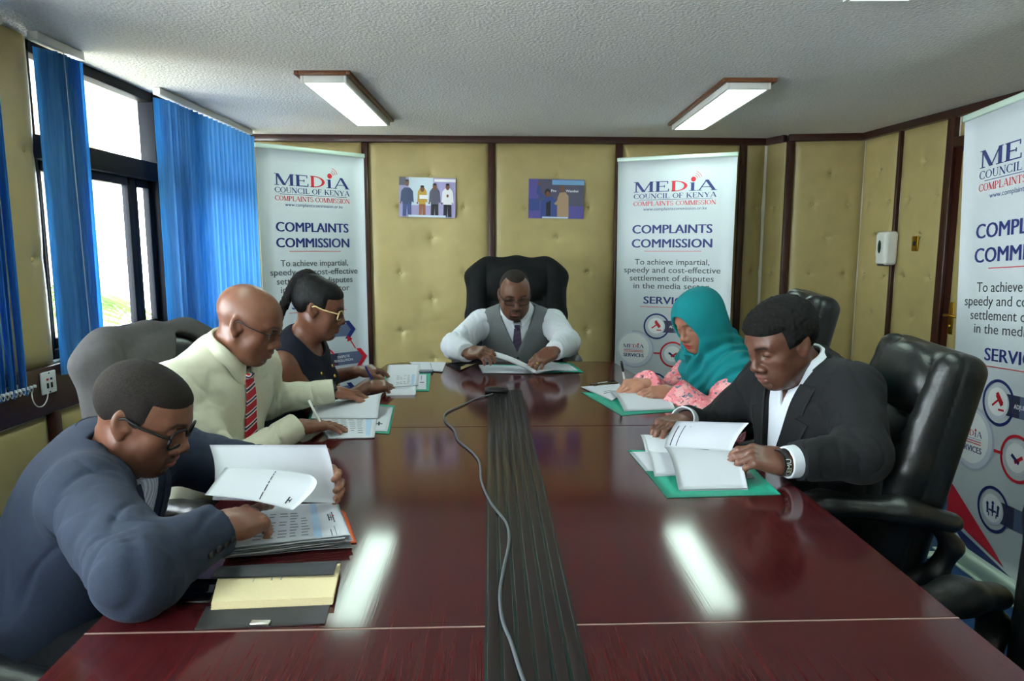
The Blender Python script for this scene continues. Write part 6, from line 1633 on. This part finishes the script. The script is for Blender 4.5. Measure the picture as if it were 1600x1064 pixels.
# ================================================================== chairman at the far end
def chairman():
    F = Fig('person in a grey waistcoat, white shirt and plum tie at the head of the table', (.03, 4.02, .57), (0.029, 3.89, 0.987), (.0, -1, 0), (0.014, 3.76, 1.109), (.10, -.92, -.38), (.04, -.38, .92),
            sw=.205, fat=1.28, hk=1.05, jaw=1.15, full=1.12, nose=1.12, lips=1.0, l1=.30, l2=.265)
    F.set_arm('R', (-0.226, 3.405, 0.835), (-.6, 3.75, .70), (.80, -.55, .10), (-.15, -.50, .85), curl=((.5, .7, .5), (.6, .7, .5), (.7, .7, .5), (.8, .7, .5)), spread=.03, thumb=(.35, .3, .3), scale=1.08)
    F.set_arm('L', (0.211, 3.37, 0.85), (.66, 3.75, .70), (-.78, -.50, -.38), (.10, -.45, .88), curl=((.45, .6, .4), (.55, .65, .5), (.6, .65, .5), (.7, .7, .5)), spread=.04, thumb=(.35, .3, .3), scale=1.08)
    F.body(.003, (106, 68, 52), (124, 72, 64), (16, 13, 13), neck_r=.060, goatee=.75, beard=.2)
    F.hair('hair', .003, M['hair_faded'], hairline(.092, .012, -.06, .010, -.10), thick=.0028, amp=.0006, freq=300)
    glasses(F.hd, F.root, F.base, mat('dark_brown_frame', (34, 24, 22), .3), M['lens'], .0275, .0170, .0026, drop=-.006, arm_r=.0024)
    S = F.torso(Solid(), .000); T1 = F.torso(Solid(), .0)
    for q in 'RL': F.sleeve(S, q, .004, .002, (.074, .066, .060, .045), .005)
    F.neck_cut(S, .068, .02)
    for q in 'RL': F.cuff_cut(S, q, .002)
    F.add('shirt', S, .0055, M['shirt_white']); F.collar(M['shirt_white'], .072, .042, .034, .050, 12, .046, ahead=.022, drop=.004, upw=1.4)
    S = F.torso(Solid(), .012); T0 = F.torso(Solid(), .012)
    for sh, q in ((F.shR, 1), (F.shL, -1)): S.ell(sh + F.r * q * .060 - F.up * .03, (.080, .2, .17), F.R, .006, 's')
    F.neck_cut(S, .080, .02); F.opening(S, .080, -.170, z0=.1); F.wrinkle(S, .002, 7)
    vst = F.add('waistcoat', S, .005, M['vest'])
    mb = MB()
    for z in (-.195, -.245, -.295, -.345):
        p = T0.snap(F.t(-.004, .25, z)[None], -F.f, off=.0015)[0]; mb.lathe([(.008, 0), (.008, .002), (.005, .0035), (.0003, .003)], p - F.base, 14, np.stack([F.r, F.up, F.f], 1) * V(1, 1, 1))
    obj('waistcoat_button', mb.mesh('button'), M['button'], vst)
    F.tie(T1, M['tie_plum'], -.040, -.19, (.017, .034), .0)
    h = F.hands['L']; p = h.w(-.0095, .108, -.006); F.ring('gold_ring', p, h.R @ V(0, .8, -.6), .0098 * 1.1, .003, M['gold'])
    F.trousers(M['trousers'])
chairman()

# ================================================================== woman in teal headscarf and floral dress
def scarf_woman():
    F = Fig('person in a teal headscarf and pink floral dress writing with a pen', (.98, 2.88, .55), (0.868, 2.86, 0.904), (-.97, -.22, 0), (0.762, 2.77, 1.066), (-.78, -.40, -.46), (-.42, -.20, .88),
            sw=.165, fat=1.05, shL=(0.9, 2.7, 0.84), hk=.97, jaw=.88, full=1.0, nose=.92, lips=1.0, brow=.7, l1=.265, l2=.24)
    F.set_arm('L', (0.633, 2.653, 0.795), (1.05, 2.45, .55), (-.96, .12, -.10), (-.05, -.4, .9), curl=(.25, .3, .35, .4), spread=.03, thumb=(.4, .2, .2), scale=.9)
    F.set_arm('R', (0.547, 2.784, 0.8), (.95, 3.2, .6), (-.95, -.10, -.08), (-.1, -.35, .92), curl=((.4, .6, .5), (.6, .7, .5), (.8, .8, .6), (.9, .8, .6)), spread=.02, thumb=(.35, .35, .3), scale=.9)
    F.body(.0028, (150, 102, 82), (146, 44, 50), (40, 28, 26), neck_r=.046, brows=.7)
    S = F.torso(Solid(), .008)
    for q in 'RL': F.sleeve(S, q, .006, -.004, (.076, .078, .076, .058), .006)
    for q in 'RL': F.cuff_cut(S, q, -.004)
    F.neck_cut(S, .062, .02); F.add('dress', S, .005, M['floral'])
    # headscarf: snug over the skull, face opening, folds falling over chest, shoulders and back
    hd = F.hd; S = Solid(); hd.skull(S, .016)
    S.ell(hd.w(0, -.005, -.02), V(.088, .105, .125), hd.R, .03)
    S.ell(hd.w(0, .02, -.10), V(.072, .075, .05), hd.R, .04)
    S.cone(hd.w(0, -.01, -.06), F.nb + F.f * .02 + F.up * .0, .092, .115, .05)
    for sh in (F.shR, F.shL): S.cone(F.nb + F.up * .0, sh + F.up * .0, .105, .098, .06); S.cone(sh, sh - F.up * .10 + F.f * .03 + (sh - F.nb) * .12, .095, .10, .05)
    S.ell(F.t(0, .035, -.17), (.205, .150, .20), F.R, .05)
    S.ell(F.t(0, -.03, -.20), (.21, .13, .22), F.R, .05)
    sh = F.shL; S.cone(sh, sh + V(.05, -.01, -.17), .098, .095, .05); S.cone(sh + V(.07, 0, -.10), sh + V(.12, .0, -.27), .085, .062, .05)
    def folds(P):
        q = F.loc(P); r = np.sqrt(q[..., 0] ** 2 + q[..., 1] ** 2) + 1e-6; a = np.arctan2(q[..., 0], q[..., 1])
        w = np.clip((.16 - q[..., 2]) / .1, 0, 1)
        dg = q[..., 2] + .55 * q[..., 0] - .30 * np.abs(q[..., 0]) + .03 * vnoise(q * 7)
        return w * (.0065 * np.sin(dg * 2 * pi / .062) + .004 * np.sin(a * 9 + 3 * vnoise(q * 6))) + .002 * vnoise(q * 22)
    S.fn(folds, 'd', 0, .0125)
    # hem: keep above a slanting line
    S.fn(lambda P: (lambda q: q[..., 2] + .355 + .12 * q[..., 0] - .03 * np.sin(q[..., 0] * 14))(F.loc(P)), 's', .01)
    # face opening
    S.fn(lambda P: (lambda q: np.maximum((np.sqrt((q[..., 0] / .060) ** 2 + ((q[..., 2] + .026) / .094) ** 2) - 1) * .06, .030 - q[..., 1]))(hd.local(P)), 's', .012)
    pts = [hd.c, F.pel, F.shL, F.shR]
    v, f = S.mesh(.0045, np.min(pts, 0) - .26, np.max(pts, 0) + .26); obj('headscarf', raw_mesh('headscarf', v - F.base, f), M['teal'], F.root)
    F.trousers(M['floral'], .06)
    h = F.hands['R']; a = V((0.492, 2.896, 0.764)); b = V((0.461, 2.84, 0.877)); pen(a, a + nrm(b - a) * .135, 'white pen with black cap in the headscarfed woman\'s writing hand', M['white'], M['black'], .0046)
scarf_woman()

# ================================================================== man in charcoal suit on the right
def suit_man():
    F = Fig('person in a charcoal suit and open white shirt reading on the right side', (.955, 2.08, .55), (0.918, 2.06, 0.961), (-.95, -.30, 0), (0.81, 2.03, 1.076), (-.86, -.28, -.42), (-.40, -.12, .90),
            sw=.188, fat=1.08, shL=(0.969, 1.9, 0.951), shR=(.87, 2.25, .93), hk=1.04, jaw=1.05, full=1.05, nose=1.15, lips=1.1)
    F.set_arm('L', (0.715, 1.71, 0.805), (1.25, 1.55, .60), (-.93, .20, .12), (-.12, -.42, .88), curl=((.45, .55, .4), (.55, .6, .5), (.65, .65, .5), (.75, .7, .5)), spread=.03, thumb=(.4, .35, .3), scale=1.04, el=(.925, 1.755, .812))
    F.set_arm('R', (0.551, 2.141, 0.81), (.95, 2.6, .60), (-.80, -.55, -.05), (-.12, -.05, .98), curl=((.30, .55, .3), (.32, .6, .35), (.4, .65, .4), (.5, .7, .4)), spread=.08, thumb=(.75, .15, .15), scale=1.04)
    F.body(.0026, (98, 63, 50), (116, 72, 66), (14, 12, 12), beard=.18, goatee=.25)
    F.hair('hair', .0026, M['hair_black'], hairline(.066, .036, -.060, .002, .10), thick=.012, amp=.0028, freq=120)
    S = F.torso(Solid(), .0); T1 = F.torso(Solid(), .0); F.neck_cut(S, .064, .02)
    F.opening(S, .020, -.075); F.add('shirt', S, .005, M['shirt_white'])
    F.collar(M['shirt_white'], .063, .042, .034, .050, 24)
    for q in 'RL':
        s_, e, w = F.arm[q]; d = nrm(w - e); K = Solid(); K.cone(w - d * .05, w + d * .010, .044, .0415, .01); F.cuff_cut(K, q, .010); K.cone(w - d * .02, w + d * .1, .036, .035, .002, 's')
        v, f = K.mesh(.0035, w - .12, w + .12); obj('shirt_cuff', raw_mesh('cuff', v - F.base, f), M['shirt_white'], F.root)
    T0 = F.torso(Solid(), .016); S = F.torso(Solid(), .016)
    for q in 'RL': F.sleeve(S, q, .004, -.020, (.078, .068, .060, .047), .0045)
    F.wrinkle(S, .0035, 7); F.neck_cut(S, .070, .02); F.opening(S, .072, -.34)
    for q in 'RL': F.cuff_cut(S, q, -.020)
    J = F.add('jacket', S, .0045, M['suit_black']); F.lapels(T0, M['suit_black'], .072, -.34, .075, -.09, J)
    F.collar(M['suit_black'], .073, .042, .032, .018, 34, .036, 'jacket_collar', .004, .004)
    s_, e, w = F.arm['L']; d = nrm(w - e); c = w + d * .022
    F.ring('bracelet', c, d, .0345, .0085, M['black'])
    v, f = text_shape('KEMU'); a0 = nrm(np.cross(d, V(0, 0, 1))); a1 = np.cross(a0, d); a0 = nrm(V(-.35, -.92, 0) - d * (d @ V(-.35, -.92, 0))); a1 = np.cross(d, a0)
    v[:, 0] -= v[:, 0].mean(); v *= .0135; mb = MB()
    ang = v[:, 0] / .038; P = c + (np.cos(ang)[:, None] * a0 + np.sin(ang)[:, None] * a1) * .0385 + d * ((v[:, 1] - .006))[:, None]
    mb.add(P - F.base, f); obj('bracelet_lettering', mb.mesh('lettering'), M['white'], F.root)
    F.trousers(M['suit_black'])
suit_man()
